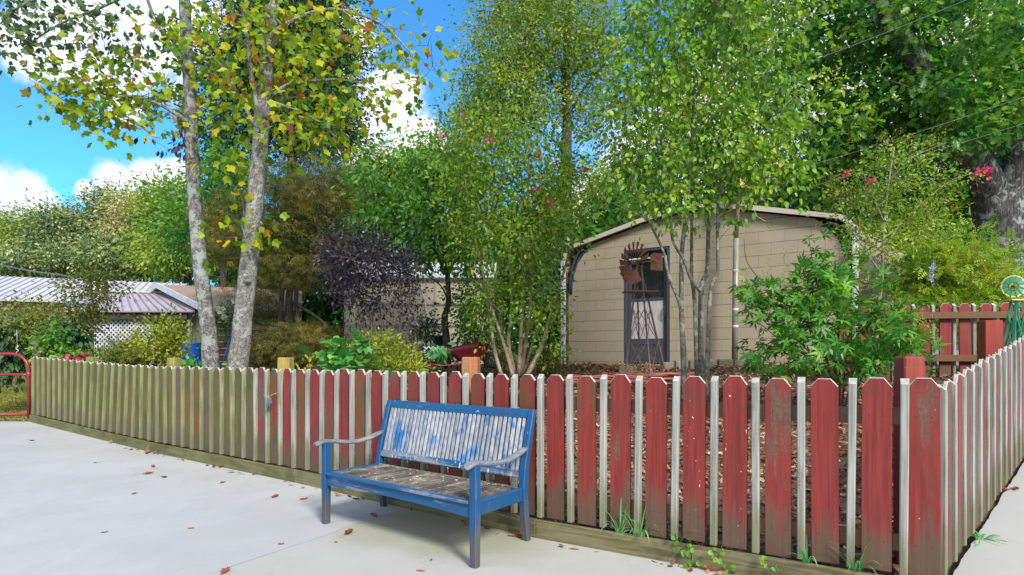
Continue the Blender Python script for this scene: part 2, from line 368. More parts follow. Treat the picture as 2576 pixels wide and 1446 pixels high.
M['l_tulip'] = leaf('tulip_leaf', [(0.0,(0.035,0.09,0.012)),(0.25,(0.09,0.18,0.012)),(0.66,(0.24,0.30,0.015)),(0.84,(0.38,0.30,0.012)),(0.92,(0.30,0.10,0.012)),(1.0,(0.10,0.025,0.015))], 0.4, vary=0.15)
M['l_tulip_dark'] = leaf('shaded_tulip_leaf', [(0.0,(0.03,0.06,0.03)),(0.6,(0.06,0.11,0.045)),(0.85,(0.13,0.17,0.03)),(1.0,(0.20,0.07,0.04))], 0.2)  # darker tulip leaf: the backlit branch's shade put into the colour
M['l_pear'] = leaf('pear_leaf', [(0.0,(0.025,0.08,0.012)),(0.35,(0.075,0.17,0.016)),(0.70,(0.16,0.27,0.022)),(0.96,(0.27,0.34,0.035)),(1.0,(0.35,0.10,0.03))], 0.38, 0.38)
M['l_crape'] = leaf('crape_leaf', [(0.0,(0.03,0.09,0.012)),(0.4,(0.08,0.17,0.018)),(0.75,(0.17,0.24,0.02)),(0.93,(0.30,0.28,0.02)),(0.97,(0.50,0.20,0.02)),(1.0,(0.35,0.05,0.03))], 0.38, 0.4)
M['l_oak'] = leaf('oak_leaf', [(0.0,(0.010,0.05,0.016)),(0.35,(0.03,0.12,0.022)),(0.7,(0.10,0.22,0.03)),(1.0,(0.24,0.32,0.03))], 0.42, 0.38, 0.5)
M['l_gold'] = leaf('gold_backlit_leaf', [(0.0,(0.06,0.09,0.01)),(0.4,(0.20,0.21,0.012)),(0.75,(0.38,0.33,0.015)),(1.0,(0.42,0.26,0.02))], 0.42, vary=0.5)  # gold leaf; behind the oak its bright yellow paints in the backlight
M['l_maple'] = leaf('maple_leaf', [(0.0,(0.012,0.03,0.008)),(0.4,(0.045,0.065,0.012)),(0.75,(0.14,0.115,0.015)),(1.0,(0.32,0.18,0.015))], 0.35, vary=0.55)
M['l_mound'] = leaf('laceleaf', [(0.0,(0.022,0.028,0.008)),(0.4,(0.065,0.068,0.013)),(0.75,(0.13,0.105,0.018)),(1.0,(0.24,0.14,0.025))], 0.35, vary=0.3)
M['l_green'] = leaf('bright_green_leaf', [(0.0,(0.02,0.07,0.012)),(0.4,(0.05,0.15,0.02)),(0.8,(0.12,0.25,0.035)),(1.0,(0.22,0.33,0.05))], 0.35, vary=0.45)
M['l_dark'] = leaf('dark_green_leaf', [(0.0,(0.01,0.035,0.014)),(0.5,(0.025,0.075,0.022)),(1.0,(0.07,0.13,0.035))], 0.22, vary=0.5)
M['l_bg'] = leaf('background_leaf', [(0.0,(0.05,0.10,0.02)),(0.4,(0.13,0.20,0.03)),(0.75,(0.25,0.30,0.045)),(1.0,(0.40,0.40,0.08))], 0.4, vary=0.6)
M['l_far'] = leaf('far_tree_leaf', [(0.0,(0.05,0.10,0.05)),(0.4,(0.10,0.16,0.07)),(0.72,(0.22,0.25,0.09)),(1.0,(0.42,0.36,0.16))], 0.2, vary=0.65)
M['l_farold'] = leaf('pale_gold_leaf', [(0.0,(0.14,0.15,0.06)),(0.5,(0.30,0.27,0.11)),(1.0,(0.50,0.38,0.20))], 0.2, vary=0.5)
M['l_purple'] = leaf('purple_leaf', [(0.0,(0.008,0.006,0.012)),(0.5,(0.020,0.014,0.028)),(0.85,(0.05,0.038,0.065)),(1.0,(0.13,0.05,0.06))], 0.12, 0.38)
M['l_fig'] = leaf('broad_leaf', [(0.0,(0.02,0.12,0.025)),(0.5,(0.07,0.24,0.05)),(0.85,(0.17,0.34,0.10)),(1.0,(0.26,0.36,0.05))], 0.3, 0.42)
M['l_olive'] = leaf('olive_shrub_leaf', [(0.0,(0.04,0.06,0.008)),(0.4,(0.10,0.125,0.015)),(0.75,(0.17,0.18,0.02)),(1.0,(0.27,0.19,0.06))], 0.35, vary=0.45)
M['l_nandina'] = leaf('nandina_leaf', [(0.0,(0.04,0.10,0.015)),(0.4,(0.11,0.20,0.02)),(0.78,(0.23,0.31,0.03)),(0.95,(0.36,0.30,0.05)),(1.0,(0.36,0.12,0.06))], 0.35, vary=0.45)
M['l_chaste'] = leaf('chaste_leaf', [(0.0,(0.018,0.09,0.015)),(0.45,(0.05,0.18,0.022)),(0.8,(0.13,0.29,0.035)),(1.0,(0.25,0.38,0.04))], 0.32, 0.4)
M['l_yellow'] = leaf('yellow_shrub_leaf', [(0.0,(0.07,0.10,0.012)),(0.5,(0.17,0.21,0.02)),(0.88,(0.30,0.32,0.03)),(1.0,(0.38,0.16,0.05))], 0.35, vary=0.3)
M['l_seed'] = leaf('seed_heads', [(0.0,(0.16,0.12,0.04)),(0.6,(0.33,0.22,0.07)),(1.0,(0.42,0.25,0.11))], 0.2)
M['l_pink'] = leaf('pink_petal', [(0.0,(0.55,0.02,0.08)),(1.0,(0.75,0.08,0.16))], 0.3)
M['l_white'] = leaf('white_petal', [(0.0,(0.70,0.68,0.60)),(1.0,(0.85,0.83,0.80))], 0.3)
M['l_lav'] = leaf('lavender_petal', [(0.0,(0.17,0.19,0.42)),(1.0,(0.32,0.32,0.55))], 0.3)
M['l_strap'] = leaf('strap_leaf', [(0.0,(0.03,0.13,0.04)),(0.6,(0.08,0.25,0.09)),(1.0,(0.20,0.38,0.15))], 0.3)
M['l_dry'] = leaf('dry_leaf', [(0.0,(0.10,0.022,0.012)),(0.5,(0.21,0.05,0.022)),(1.0,(0.34,0.12,0.045))], 0.15)
M['l_litter'] = leaf('litter_flake', [(0.0,(0.04,0.018,0.012)),(0.35,(0.14,0.06,0.035)),(0.7,(0.27,0.15,0.085)),(0.93,(0.44,0.31,0.2)),(1.0,(0.13,0.15,0.04))], 0.1, vary=0.25)
M['l_grass'] = leaf('lawn_blade', [(0.0,(0.06,0.09,0.012)),(0.6,(0.16,0.17,0.03)),(1.0,(0.27,0.20,0.06))], 0.3)

M['beige'] = simple('beige_trim', (0.56,0.50,0.42), (0.46,0.41,0.34), 3, 0.5, bmp=0.05)
M['whitetrim'] = simple('white_trim', (0.62,0.63,0.66), (0.48,0.50,0.54), 5, 0.5, bmp=0.05)
M['brownmetal'] = simple('brown_ribbed_metal', (0.125,0.072,0.050), (0.085,0.048,0.034), 3, 0.42, bmp=0.05)
M['pinkroof'] = simple('faded_pink_roof', (0.46,0.33,0.27), (0.36,0.26,0.22), 2, 0.45, bmp=0.05)
M['lilacroof'] = simple('lilac_metal_roof', (0.45,0.38,0.42), (0.37,0.32,0.36), 2, 0.4, bmp=0.05)
M['ribshadow'] = simple('roof_rib_shade', (0.25,0.22,0.25), (0.20,0.17,0.20), 2, 0.5, bmp=0)  # shadow of the porch roof ribs put into a darker colour
M['whiteroof'] = simple('white_metal_roof', (0.60,0.60,0.62), (0.50,0.50,0.53), 2, 0.4, bmp=0.05)
M['siding'] = simple('grey_siding', (0.33,0.31,0.29), (0.27,0.25,0.24), 3, 0.6, bmp=0.05)
M['dark'] = simple('dark_interior', (0.012,0.012,0.014), (0.02,0.018,0.018), 4, 0.9, bmp=0)  # near-black: interior shade of shed and porch put into the colour
M['darkbeam'] = simple('dark_beam', (0.05,0.042,0.036), (0.03,0.025,0.02), 6, 0.8)
M['tarp'] = simple('blue_grey_tarp', (0.055,0.085,0.12), (0.025,0.035,0.05), 14, 0.4, (1,1,.3))
M['rust'] = simple('rusty_steel', (0.36,0.14,0.090), (0.20,0.075,0.050), 14, 0.75, bmp=0.3)
M['rustpole'] = simple('rusty_angle_iron', (0.22,0.13,0.09), (0.12,0.08,0.06), 20, 0.7)
M['doorgrey'] = simple('slate_door_paint', (0.065,0.070,0.095), (0.05,0.055,0.078), 4, 0.4, bmp=0.05)
M['doorpanel'] = simple('whitewashed_panel', (0.52,0.50,0.52), (0.38,0.34,0.36), 6, 0.7, (4,4,1.0))
M['gate'] = simple('red_gate_enamel', (0.30,0.020,0.035), (0.20,0.018,0.028), 6, 0.35, bmp=0.05)
M['wire'] = simple('rusty_wire', (0.20,0.10,0.06), (0.12,0.06,0.04), 20, 0.7, bmp=0)
M['cable'] = simple('grey_cable', (0.30,0.31,0.32), (0.22,0.23,0.24), 6, 0.6, bmp=0)
M['barrow'] = simple('maroon_enamel', (0.20,0.010,0.022), (0.14,0.008,0.018), 6, 0.35, bmp=0.05)
M['black'] = simple('black_rubber', (0.02,0.02,0.022), (0.03,0.03,0.03), 6, 0.7)
M['barrel'] = simple('blue_barrel_plastic', (0.004,0.10,0.52), (0.004,0.07,0.40), 3, 0.4, bmp=0.05)
M['brownbox'] = simple('brown_planter', (0.085,0.050,0.045), (0.06,0.035,0.032), 6, 0.6)
M['pole'] = simple('galvanised_pole', (0.34,0.33,0.30), (0.20,0.18,0.14), 5, 0.45, (1,1,.4), 0.1, 0.2)
M['bell'] = simple('tan_bell_paint', (0.42,0.30,0.11), (0.30,0.22,0.09), 8, 0.5)
M['greenp'] = simple('green_windmill_paint', (0.03,0.25,0.11), (0.02,0.17,0.08), 8, 0.45, bmp=0.05)
M['yellowp'] = simple('yellow_windmill_paint', (0.62,0.48,0.16), (0.5,0.38,0.12), 8, 0.45, bmp=0.05)
M['stone'] = simple('edging_stone', (0.34,0.30,0.23), (0.17,0.16,0.10), 7, 0.9, bmp=0.6)
M['hose'] = simple('red_hose', (0.38,0.12,0.08), (0.30,0.09,0.06), 6, 0.5, bmp=0)
M['paver'] = simple('pink_pavers', (0.40,0.27,0.21), (0.30,0.20,0.16), 5, 0.9)
M['slate'] = simple('slate_tag', (0.13,0.18,0.23), (0.09,0.12,0.16), 30, 0.5)
M['greyfence'] = painted('grey_board', (0.23,0.24,0.28), (0.15,0.155,0.18), (0.18,0.17,0.16), 0.4)
M['pot'] = simple('dark_pot', (0.05,0.07,0.08), (0.03,0.045,0.05), 6, 0.5)
M['string'] = simple('pale_string', (0.5,0.45,0.33), (0.4,0.35,0.25), 20, 0.8, bmp=0)
def glass_mat():
    m, g, b = mat('dark_glass'); b.inputs['Base Color'].default_value = (0.012,0.014,0.018,1); b.inputs['Roughness'].default_value = 0.08
    b.inputs['Specular IOR Level'].default_value = 0.7; return m
M['glass'] = glass_mat()
def poly_mat(name, colr, tr):
    m, g, b = mat(name); c = ocoord(g, False); n = g.noise(g.scale(c, 1, 1, 0.4), 3, 4)
    col = g.mix(n, colr, tuple(k*0.75 for k in colr))
    df = g.add('ShaderNodeBsdfDiffuse', {0: col}); tl = g.add('ShaderNodeBsdfTranslucent', {0: col}); tp = g.add('ShaderNodeBsdfTransparent')
    a = g.add('ShaderNodeMixShader', {0: 0.45}); g.l.new(df.outputs[0], a.inputs[1]); g.l.new(tl.outputs[0], a.inputs[2])
    q = g.add('ShaderNodeMixShader', {0: tr}); g.l.new(a.outputs[0], q.inputs[1]); g.l.new(tp.outputs[0], q.inputs[2])
    g.l.new(q.outputs[0], m.node_tree.nodes['Material Output'].inputs[0]); return m
M['polycream'] = poly_mat('cream_greenhouse_sheet', (0.80,0.75,0.58), 0.25)
M['polyroof'] = poly_mat('white_greenhouse_sheet', (0.80,0.82,0.84), 0.1)
def block_mat():
    m, g, b = mat('painted_block'); c = g.add('ShaderNodeTexCoord').outputs['Object']
    s = g.add('ShaderNodeSeparateXYZ', {0: c}); uv = g.add('ShaderNodeCombineXYZ', {0: s.outputs[0], 1: s.outputs[2], 2: 0.0}).outputs[0]
    br = g.add('ShaderNodeTexBrick', {'Vector': uv, 'Scale': 1.0, 'Mortar Size': 0.0045, 'Mortar Smooth': 0.3, 'Brick Width': 0.406, 'Row Height': 0.2032, 'Color1': (0.395,0.325,0.24), 'Color2': (0.375,0.305,0.225), 'Mortar': (0.30,0.235,0.16)})
    zz = g.math('FRACT', g.math('DIVIDE', s.outputs[2], 0.2032)); hl = g.math('ADD', g.rng(zz, 0.0, 0.03, 1, 0), g.rng(zz, 0.97, 1.0), clamp=True)
    n = g.noise(c, 1.6, 6); f = g.noise(c, 45, 4)
    col = g.mix(g.rng(n, 0.45, 0.75, 0, 0.5), br.outputs[0], (0.31,0.25,0.165)); col = g.mix(g.math('MULTIPLY', hl, 0.75), col, (0.15,0.11,0.07))
    col = g.mix(g.rng(g.noise(g.scale(c, 1, 1, 0.35), 3.5, 6, 0.7), 0.56, 0.75, 0, 0.3), col, (0.24,0.20,0.15))
    z = g.rng(g.math('ADD', s.outputs[2], g.math('MULTIPLY', n, 0.4)), 0.15, 0.55, 0.45, 0); col = g.mix(z, col, (0.20,0.20,0.09))
    g.put(b.inputs['Base Color'], col); b.inputs['Roughness'].default_value = 0.75
    bump(g, b, g.math('ADD', g.math('MULTIPLY', g.math('ADD', br.outputs[1], hl), -1.2), g.math('MULTIPLY', f, 0.45)), 0.7, 0.010); return m
M['block'] = block_mat()
def block_grey():
    m, g, b = mat('grey_block'); c = g.add('ShaderNodeTexCoord').outputs['Object']
    s = g.add('ShaderNodeSeparateXYZ', {0: c}); uv = g.add('ShaderNodeCombineXYZ', {0: s.outputs[0], 1: s.outputs[2], 2: 0.0}).outputs[0]
    br = g.add('ShaderNodeTexBrick', {'Vector': uv, 'Scale': 1.0, 'Mortar Size': 0.008, 'Brick Width': 0.406, 'Row Height': 0.2032, 'Color1': (0.31,0.28,0.24), 'Color2': (0.28,0.25,0.22), 'Mortar': (0.42,0.40,0.36)})
    g.put(b.inputs['Base Color'], br.outputs[0]); b.inputs['Roughness'].default_value = 0.85; return m
M['greyblock'] = block_grey()
# ------------------------------------------------------------------ ground levels
FL = [(-8.68,10.80),(-4.97,8.22),(-2.23,6.19),(0.174,4.30),(1.11,3.71),(2.13,3.06)]     # foot line of the front fence
RC = Vector((2.13,3.06)); RD = Vector((0.728,0.686)); RN = Vector((0.686,-0.728))       # corner, direction and outer side of the right fence
def fline(X):
    if X <= FL[0][0]: return FL[0][1]+(FL[0][0]-X)*0.66
    for (a, b), (c, d) in zip(FL, FL[1:]):
        if X <= c: return b+(d-b)*(X-a)/(c-a)
    return FL[-1][1]-(X-FL[-1][0])*0.637
def outer(X, Y):
    t = (X-RC.x)*RD.x+(Y-RC.y)*RD.y
    z = 0.106*(0.15*math.log1p(math.exp(max(-40,min(40, t/0.15)))))
    return min(1.1, z)+0.13*min(1, max(0, (-X-5)/3.7))
def ground(X, Y):
    s = (Y-fline(X))*0.83; s2 = -((X-RC.x)*RN.x+(Y-RC.y)*RN.y)
    o = outer(X, Y)
    if s2 < 0.0 and X > RC.x-0.3: return o-0.05
    q = min(1, max(0, (s-0.03)/0.2))*min(1, max(0, (s2-0.02)/0.15) if X > RC.x-1 else 1)
    g = 1.12*min(1, max(0, s/6.0))**1.1
    return (o-0.05)*(1-q)+max(o+0.03, g)*q
def flerp(s):
    """point, direction at arc length s from the corner going left along the front fence"""
    pts = FL[::-1]
    for (a, b), (c, d) in zip(pts, pts[1:]):
        L = math.hypot(c-a, d-b)
        if s <= L or (c, d) == pts[-1]:
            u = Vector((c-a, d-b))/L; return Vector((a, b))+u*s, u
        s -= L
FLEN = sum(math.hypot(c-a, d-b) for (a, b), (c, d) in zip(FL, FL[1:]))

def grid_mesh(xs, ys, fz, name, m):
    v = [(x, y, fz(x, y)) for y in ys for x in xs]; n = len(xs)
    f = [(j*n+i, j*n+i+1, (j+1)*n+i+1, (j+1)*n+i) for j in range(len(ys)-1) for i in range(n-1)]
    me = bpy.data.meshes.new(name); me.from_pydata(v, [], f); me.materials.append(m)
    me.polygons.foreach_set('use_smooth', [True]*len(f)); me.update()
    o = bpy.data.objects.new(name, me); COL.objects.link(o); return tag(o, kind='structure')
def graded(a, b, step, lo, hi):
    r = list(np.arange(a, b+1e-6, step)); k = step
    x = a
    while x > lo: k *= 1.35; x -= k; r.insert(0, x)
    k = step; x = r[-1]
    while x < hi: k *= 1.35; x += k; r.append(x)
    return r
def gz(x, y):
    z = ground(x, y)
    if z > 0.08: z += 0.035*mnoise.noise(Vector((x*1.5, y*1.5, 0)))
    return z
grid_mesh(graded(-13, 9, 0.14, -900, 900), graded(0, 16, 0.14, -300, 1200), gz, 'ground', M['ground'])

def patio():
    xs = [-24,-20,-16,-13,-11,-10,-9.2]+list(np.arange(-8.68, 2.1, 0.09))+list(np.arange(2.13, 9, 0.035))+[10,12,16,22]
    def edge(x):
        if x < -8.68: return 10.86
        if x <= 2.13: return fline(x)+0.03
        return min(10.0, 3.06+0.942*(x-2.13)+0.02*mnoise.noise(Vector((x*6, 3, 0)))+0.012*mnoise.noise(Vector((x*17, 7, 0))))
    rows = [0,0.15,0.3,0.45,0.58,0.68,0.76,0.83,0.88,0.92,0.95,0.97,0.985,0.995,1.0]
    v = []; n = len(xs)
    for t in rows:
        for x in xs:
            y = -6+(edge(x)+6)*t; v.append((x, y, outer(x, y)+0.006))
    f = [(j*n+i, j*n+i+1, (j+1)*n+i+1, (j+1)*n+i) for j in range(len(rows)-1) for i in range(n-1)]
    # slab edge down to the soil
    k = len(v); v += [(v[(len(rows)-1)*n+i][0], v[(len(rows)-1)*n+i][1], v[(len(rows)-1)*n+i][2]-0.1) for i in range(n)]
    f += [((len(rows)-1)*n+i, (len(rows)-1)*n+i+1, k+i+1, k+i) for i in range(n-1)]
    me = bpy.data.meshes.new('patio'); me.from_pydata(v, [], f); me.materials.append(M['concrete']); me.update()
    o = bpy.data.objects.new('patio', me); COL.objects.link(o); tag(o, kind='structure')
patio()
def paver_path():
    b = MB(); rnd = random.Random(5)
    for i in range(16):
        for j in range(10):
            x = -6.2+i*0.21; y = 10.6+j*0.21+0.05*(i % 2)
            if rnd.random() < 0.12: continue
            b.box((x, y, ground(x, y)+0.035+rnd.uniform(-.008,.008)), (0.195, 0.195, 0.05), bev=0.008)
    o = b.build('paver_path', M['paver']); tag(o, kind='structure')
paver_path()

# ------------------------------------------------------------------ picket fences
def picket_mesh(w, h, t, ear, m_face, dog=True):
    b = MB()
    if dog:
        pr = [(-w/2,0),(w/2,0),(w/2,h-ear),(w*0.23,h),(-w*0.23,h),(-w/2,h-ear)]
        a = [Vector((x, -t/2, z)) for x, z in pr]; c = [Vector((x, t/2, z)) for x, z in pr]; n = 6; e = 0.004
        ai = [Vector((x*(1-0.03), -t/2, z if z == 0 else z-e)) for x, z in pr]
        am = [Vector((p.x, -t/2+e, p.z)) for p in a]
        b.faces(ai, [tuple(range(n))], 0)
        for i in range(n):
            j = (i+1) % n
            b.faces([am[i], am[j], ai[j], ai[i]], [(0,1,2,3)], 1 if i in (2,3,4) else 0)
            b.faces([am[i], c[i], c[j], am[j]], [(0,1,2,3)], 1 if i in (2,3,4) else 0)
        b.faces(c, [tuple(range(n-1,-1,-1))], 0)
    else:       # narrow square stick, its top cut to a slope
        x = w/2; y = t/2; e = 0.005
        prof = [(-x,-y+e),(-x+e,-y),(x-e,-y),(x,-y+e),(x,y),(-x,y)]
        top = [h-0.030 if p[1] < 0 else h for p in prof]; n = 6
        lo = [Vector((p[0], p[1], 0)) for p in prof]; hi = [Vector((p[0], p[1], z)) for p, z in zip(prof, top)]
        b.faces(lo+hi, [(i,(i+1)%n,n+(i+1)%n,n+i) for i in range(n)]+[tuple(range(n-1,-1,-1))], 0)
        b.faces(hi, [tuple(range(n))], 1)
    return b
def put_copy(src, root, wpos, rot, color=(0,0,0,1), first=[None]):
    o = src.copy(); COL.objects.link(o); o.parent = root; o.location = Vector(wpos)-root_world(root); o.rotation_euler = rot; o.color = color
    return o
hold = bpy.data.objects.new('holder', None)
red_v = []; 
def src_obj(b, name, mats):
    o = b.build(name, mats); COL.objects.unlink(o); return o
RED = [src_obj(picket_mesh(0.140, 1.03, 0.018, 0.048, 0), 'picket', [M['red'], M['cut']]),
       src_obj(picket_mesh(0.138, 1.025, 0.018, 0.042, 0), 'picket', [M['red'], M['cut']]),
       src_obj(picket_mesh(0.141, 1.035, 0.019, 0.052, 0), 'picket', [M['red'], M['cut']])]
WHI = src_obj(picket_mesh(0.040, 1.03, 0.040, 0, 0, False), 'narrow_picket', [M['white'], M['cut']])

def front_fence():
    root = thing('picket_fence', 'long picket fence behind the blue bench, red at the corner, mossy at the left', 'fence', (2.13,3.10,0))
    rnd = random.Random(3); k = 0
    while True:
        s = -0.01+0.2435*k
        if s > FLEN-0.05: break
        p, u = flerp(max(s, 0.02)); inn = Vector((-u.y, u.x)); inn = inn if inn.y > 0 else -inn
        ang = math.atan2(-u.y, -u.x); q = p+inn*0.045
        z = outer(q.x, q.y)+0.148
        x = s/FLEN; mid = max(0, min(1, (s-4.2)/4.6))
        lean = 0.0
        if 8.6 < s < 11.8: lean = 0.10*math.sin((s-8.6)/3.2*math.pi)
        lean += rnd.uniform(-.006,.006)
        red = rnd.random()
        al = max(0, min(1, 1.02*mid**0.6 - (0.60 if (s > 5.0 and red < 0.26) else 0) + rnd.uniform(-.38,.16)))
        if k in (8, 10, 12, 15, 18, 20): al += 0.35
        bare = max(0, min(1, 0.12+0.62*mid+rnd.uniform(-.25,.3))); chip = 0.5 if k in (4,5) else rnd.uniform(0,.25)
        if k in (4,5): bare *= 0.2
        w = 0.0
        put_copy(RED[rnd.randrange(3)], root, (q.x, q.y, z+rnd.uniform(-.006,.006)), (0, lean, ang), (al, bare, chip, 1))
        s2 = s+0.1215
        if s2 < FLEN-0.03:
            p, u = flerp(s2); q = p+inn*0.036; lean2 = lean+rnd.uniform(-.012,.012)
            put_copy(WHI, root, (q.x, q.y, outer(q.x, q.y)+0.146+rnd.uniform(-.005,.005)), (0, lean2, ang), (max(0, min(1, 1.0*mid+rnd.uniform(-.15,.1)-(.25 if s < 5.2 else -.12))), rnd.uniform(0,.35), 0, 1))
        k += 1
    # rails and kick boards, board by board
    def board(s0, s1, z, h, t, off, name, m, al, over=0):
        (a, u), (c, _) = flerp(s0), flerp(s1); inn = Vector((-u.y, u.x)); inn = inn if inn.y > 0 else -inn
        a2 = a+inn*off; c2 = c+inn*off; b = MB(); X = Vector((c2-a2)).normalized(); L = (c2-a2).length
        Xv = Vector((X.x, X.y, 0)); za = outer(a2.x, a2.y)+z; zc = outer(c2.x, c2.y)+z
        b.bar((a2.x, a2.y, za), (c2.x, c2.y, zc), t, h, bev=0.004)
        # use local frame with x along the board so that the grain follows it
        o = b.build(name, m, root, origin=((a2.x+c2.x)/2, (a2.y+c2.y)/2, (za+zc)/2))
        ang = math.atan2(X.y, X.x); R = Matrix.Rotation(-ang, 4, 'Z'); o.data.transform(R); o.rotation_euler = (0, 0, ang); o.color = (al, 0.3, 0, 1)
    breaks = [0]; acc = 0
    for (a, b_), (c, d) in zip(FL[::-1], FL[::-1][1:]): acc += math.hypot(c-a, d-b_); breaks.append(acc)
    cuts = sorted(set([round(v, 3) for v in breaks+[4.6, 7.0, 10.3, 12.0]]))
    for s0, s1 in zip(cuts, cuts[1:]):
        board(s0+0.002, s1-0.002, 0.066, 0.138, 0.034, 0.005, 'kick_board', M['kick'], min(1, 0.25+s0*0.05))
        board(s0, s1, 0.97, 0.09, 0.036, 0.075, 'rail', M['rail'], min(1, 0.2+s0*0.07))
        board(s0, s1, 0.30, 0.09, 0.036, 0.075, 'rail', M['rail'], min(1, 0.3+s0*0.07))
    return root
ff = front_fence()
def fence_hit(x, off):
    """depth where the picture column x meets the front fence, off metres behind its foot line"""
    r = (x-CX)/F; D = 2.0
    for _ in range(2000):
        X = r*D
        if (D-fline(X))*0.83 >= off: return D
        D += 0.01
def posts():
    spec = [(96,858,'post_b','tall brown square post standing beside the red tube gate',(0.2,.4,0,1)),
            (233,898,'post_y','mossy square post just right of the latticed porch corner, behind the olive pickets',(0.75,.3,0,1)),
            (438,900,'post_y','mossy yellow square post in front of the blue barrel',(0.8,.2,0,1)),
            (719,899,'post_y','yellow square post behind the fence right of the pale leaning trunks',(0.35,.2,0,1)),
            (1185,898,'post_o','orange and red streaked square post behind the bench back',(0.25,.3,0,1)),
            (2287,897,'post_r','thick red square post at the near corner of the picket fence',(0,.2,0.1,1))]
    for x, y, m, lab, colr in spec:
        D = fence_hit(x, 0.20); w = 0.135
        if x == 2287: D = 3.50; w = 0.118
        if x == 96: D += 0.1
        top = EYE-(y-YH)/F*D; X = (x-CX)/F*D
        ang = 0.6 if x > 1500 else (0.12 if x > 600 else 0.3)
        ax = (Vector((math.cos(ang), -math.sin(ang), 0)), Vector((math.sin(ang), math.cos(ang), 0)), Vector((0,0,1)))
        if x == 2287: ax = (Vector((1,-0.05,0)).normalized(), Vector((0.05,1,0)).normalized(), Vector((0,0,1)))
        b = MB(); b.box((X, D, (top-0.1)/2-0.05), (w, w, top+0.1-0.012), ax, 0, 0.006); b.box((X, D, top-0.054+0.0), (w-.002, w-.002, 0.108), ax, 0, 0.010)
        o = b.build('fence_post', M[m], None, origin=(X, D, 0)); tag(o, lab, 'fence post', 'square posts along the picket fence'); o.color = colr
posts()
def right_fence():
    root = thing('picket_fence', 'picket fence climbing away at the right edge, white pickets before faded pink ones', 'fence', (2.16,3.07,0))
    rnd = random.Random(8); ang = math.atan2(RD.y, RD.x)
    n = 25
    for k in range(n):
        s = 0.035+0.25*k+0.06
        q = RC+RD*(s+.04)+RN*0.002
        put_copy(RED[k % 3], root, (q.x, q.y, outer(q.x, q.y)+0.10+rnd.uniform(-.006,.006)), (0, rnd.uniform(-.008,.008), ang), (rnd.uniform(0.0,.35), rnd.uniform(0.3,.7), rnd.uniform(0,.2), 1))
        q = RC+RD*(s+0.165)+RN*0.0035
        put_copy(WHI, root, (q.x, q.y, outer(q.x, q.y)+0.095+rnd.uniform(-.006,.006)), (0, rnd.uniform(-.008,.008), ang), (rnd.uniform(0,.35), rnd.uniform(0.1,.5), 0, 1))
    for z in (0.92, 0.27):
        b = MB(); a = RC-RN*0.05+RD*0.15; c = RC-RN*0.05+RD*(0.25*n); b.bar((a.x, a.y, outer(a.x, a.y)+z), (c.x, c.y, outer(c.x, c.y)+z), 0.036, 0.09, bev=0.004)
        o = b.build('rail', M['rail'], root)
right_fence()
def back_fence():
    root = thing('picket_fence', 'dark red picket fence across the back of the garden with its rails facing forward', 'fence', (5.8,7.6,0.95))
    rnd = random.Random(12); y0 = 7.62
    for k in range(11):
        x = 4.32+0.2435*k; y = y0-0.10*(x-5.8)+0.03
        put_copy(RED[k % 3], root, (x, y, 0.955), (0, rnd.uniform(-.01,.01), math.atan2(-0.1,1)), (0.0, rnd.uniform(.0,.2), 0.0, 1))
        put_copy(WHI, root, (x+0.12, y+0.01, 0.955), (0, rnd.uniform(-.01,.01), math.atan2(-0.1,1)), (0.1, .5, 0, 1))
    for z in (1.83, 1.285):
        b = MB(); b.bar((4.2, y0+0.16-0.025, z), (6.95, y0-0.115-0.025, z), 0.036, 0.085, bev=0.004); o = b.build('rail', M['rail'], root); o.color = (0, 0.1, 0, 1)
back_fence()
def garden_post():
    D = 5.45; X = (2490-CX)/F*D; b = MB(); ax = (Vector((0.98,-0.2,0)), Vector((0.2,0.98,0)), Vector((0,0,1)))
    b.box((X, D, 1.0), (0.14, 0.14, 1.26), ax, 0, 0.006)
    o = b.build('fence_post', M['post_r'], None, origin=(X, D, 0)); tag(o, 'squat red square post before the dark red back fence, near the green windmill', 'fence post', 'square posts along the picket fence')
garden_post()
def privacy_fence():
    root = thing('board_fence', 'tall grey privacy fence of close vertical boards below the big oak trunk', 'fence', (11.2,13.4,1.1)); rnd = random.Random(2)
    b = MB()
    for k in range(40):
        x = 9.0+k*0.145; b.box((x, 13.6-0.15*(k*0.145), 2.27+rnd.uniform(-.02,.02)), (0.138, 0.02, 2.35), None, 0, 0.003)
    b.build('board_panel', M['greyfence'], root)
    b = MB(); b.bar((9.0, 13.55, 3.12), (14.8, 12.68, 3.12), 0.05, 0.09); b.build('rail', M['darkbeam'], root)
privacy_fence()

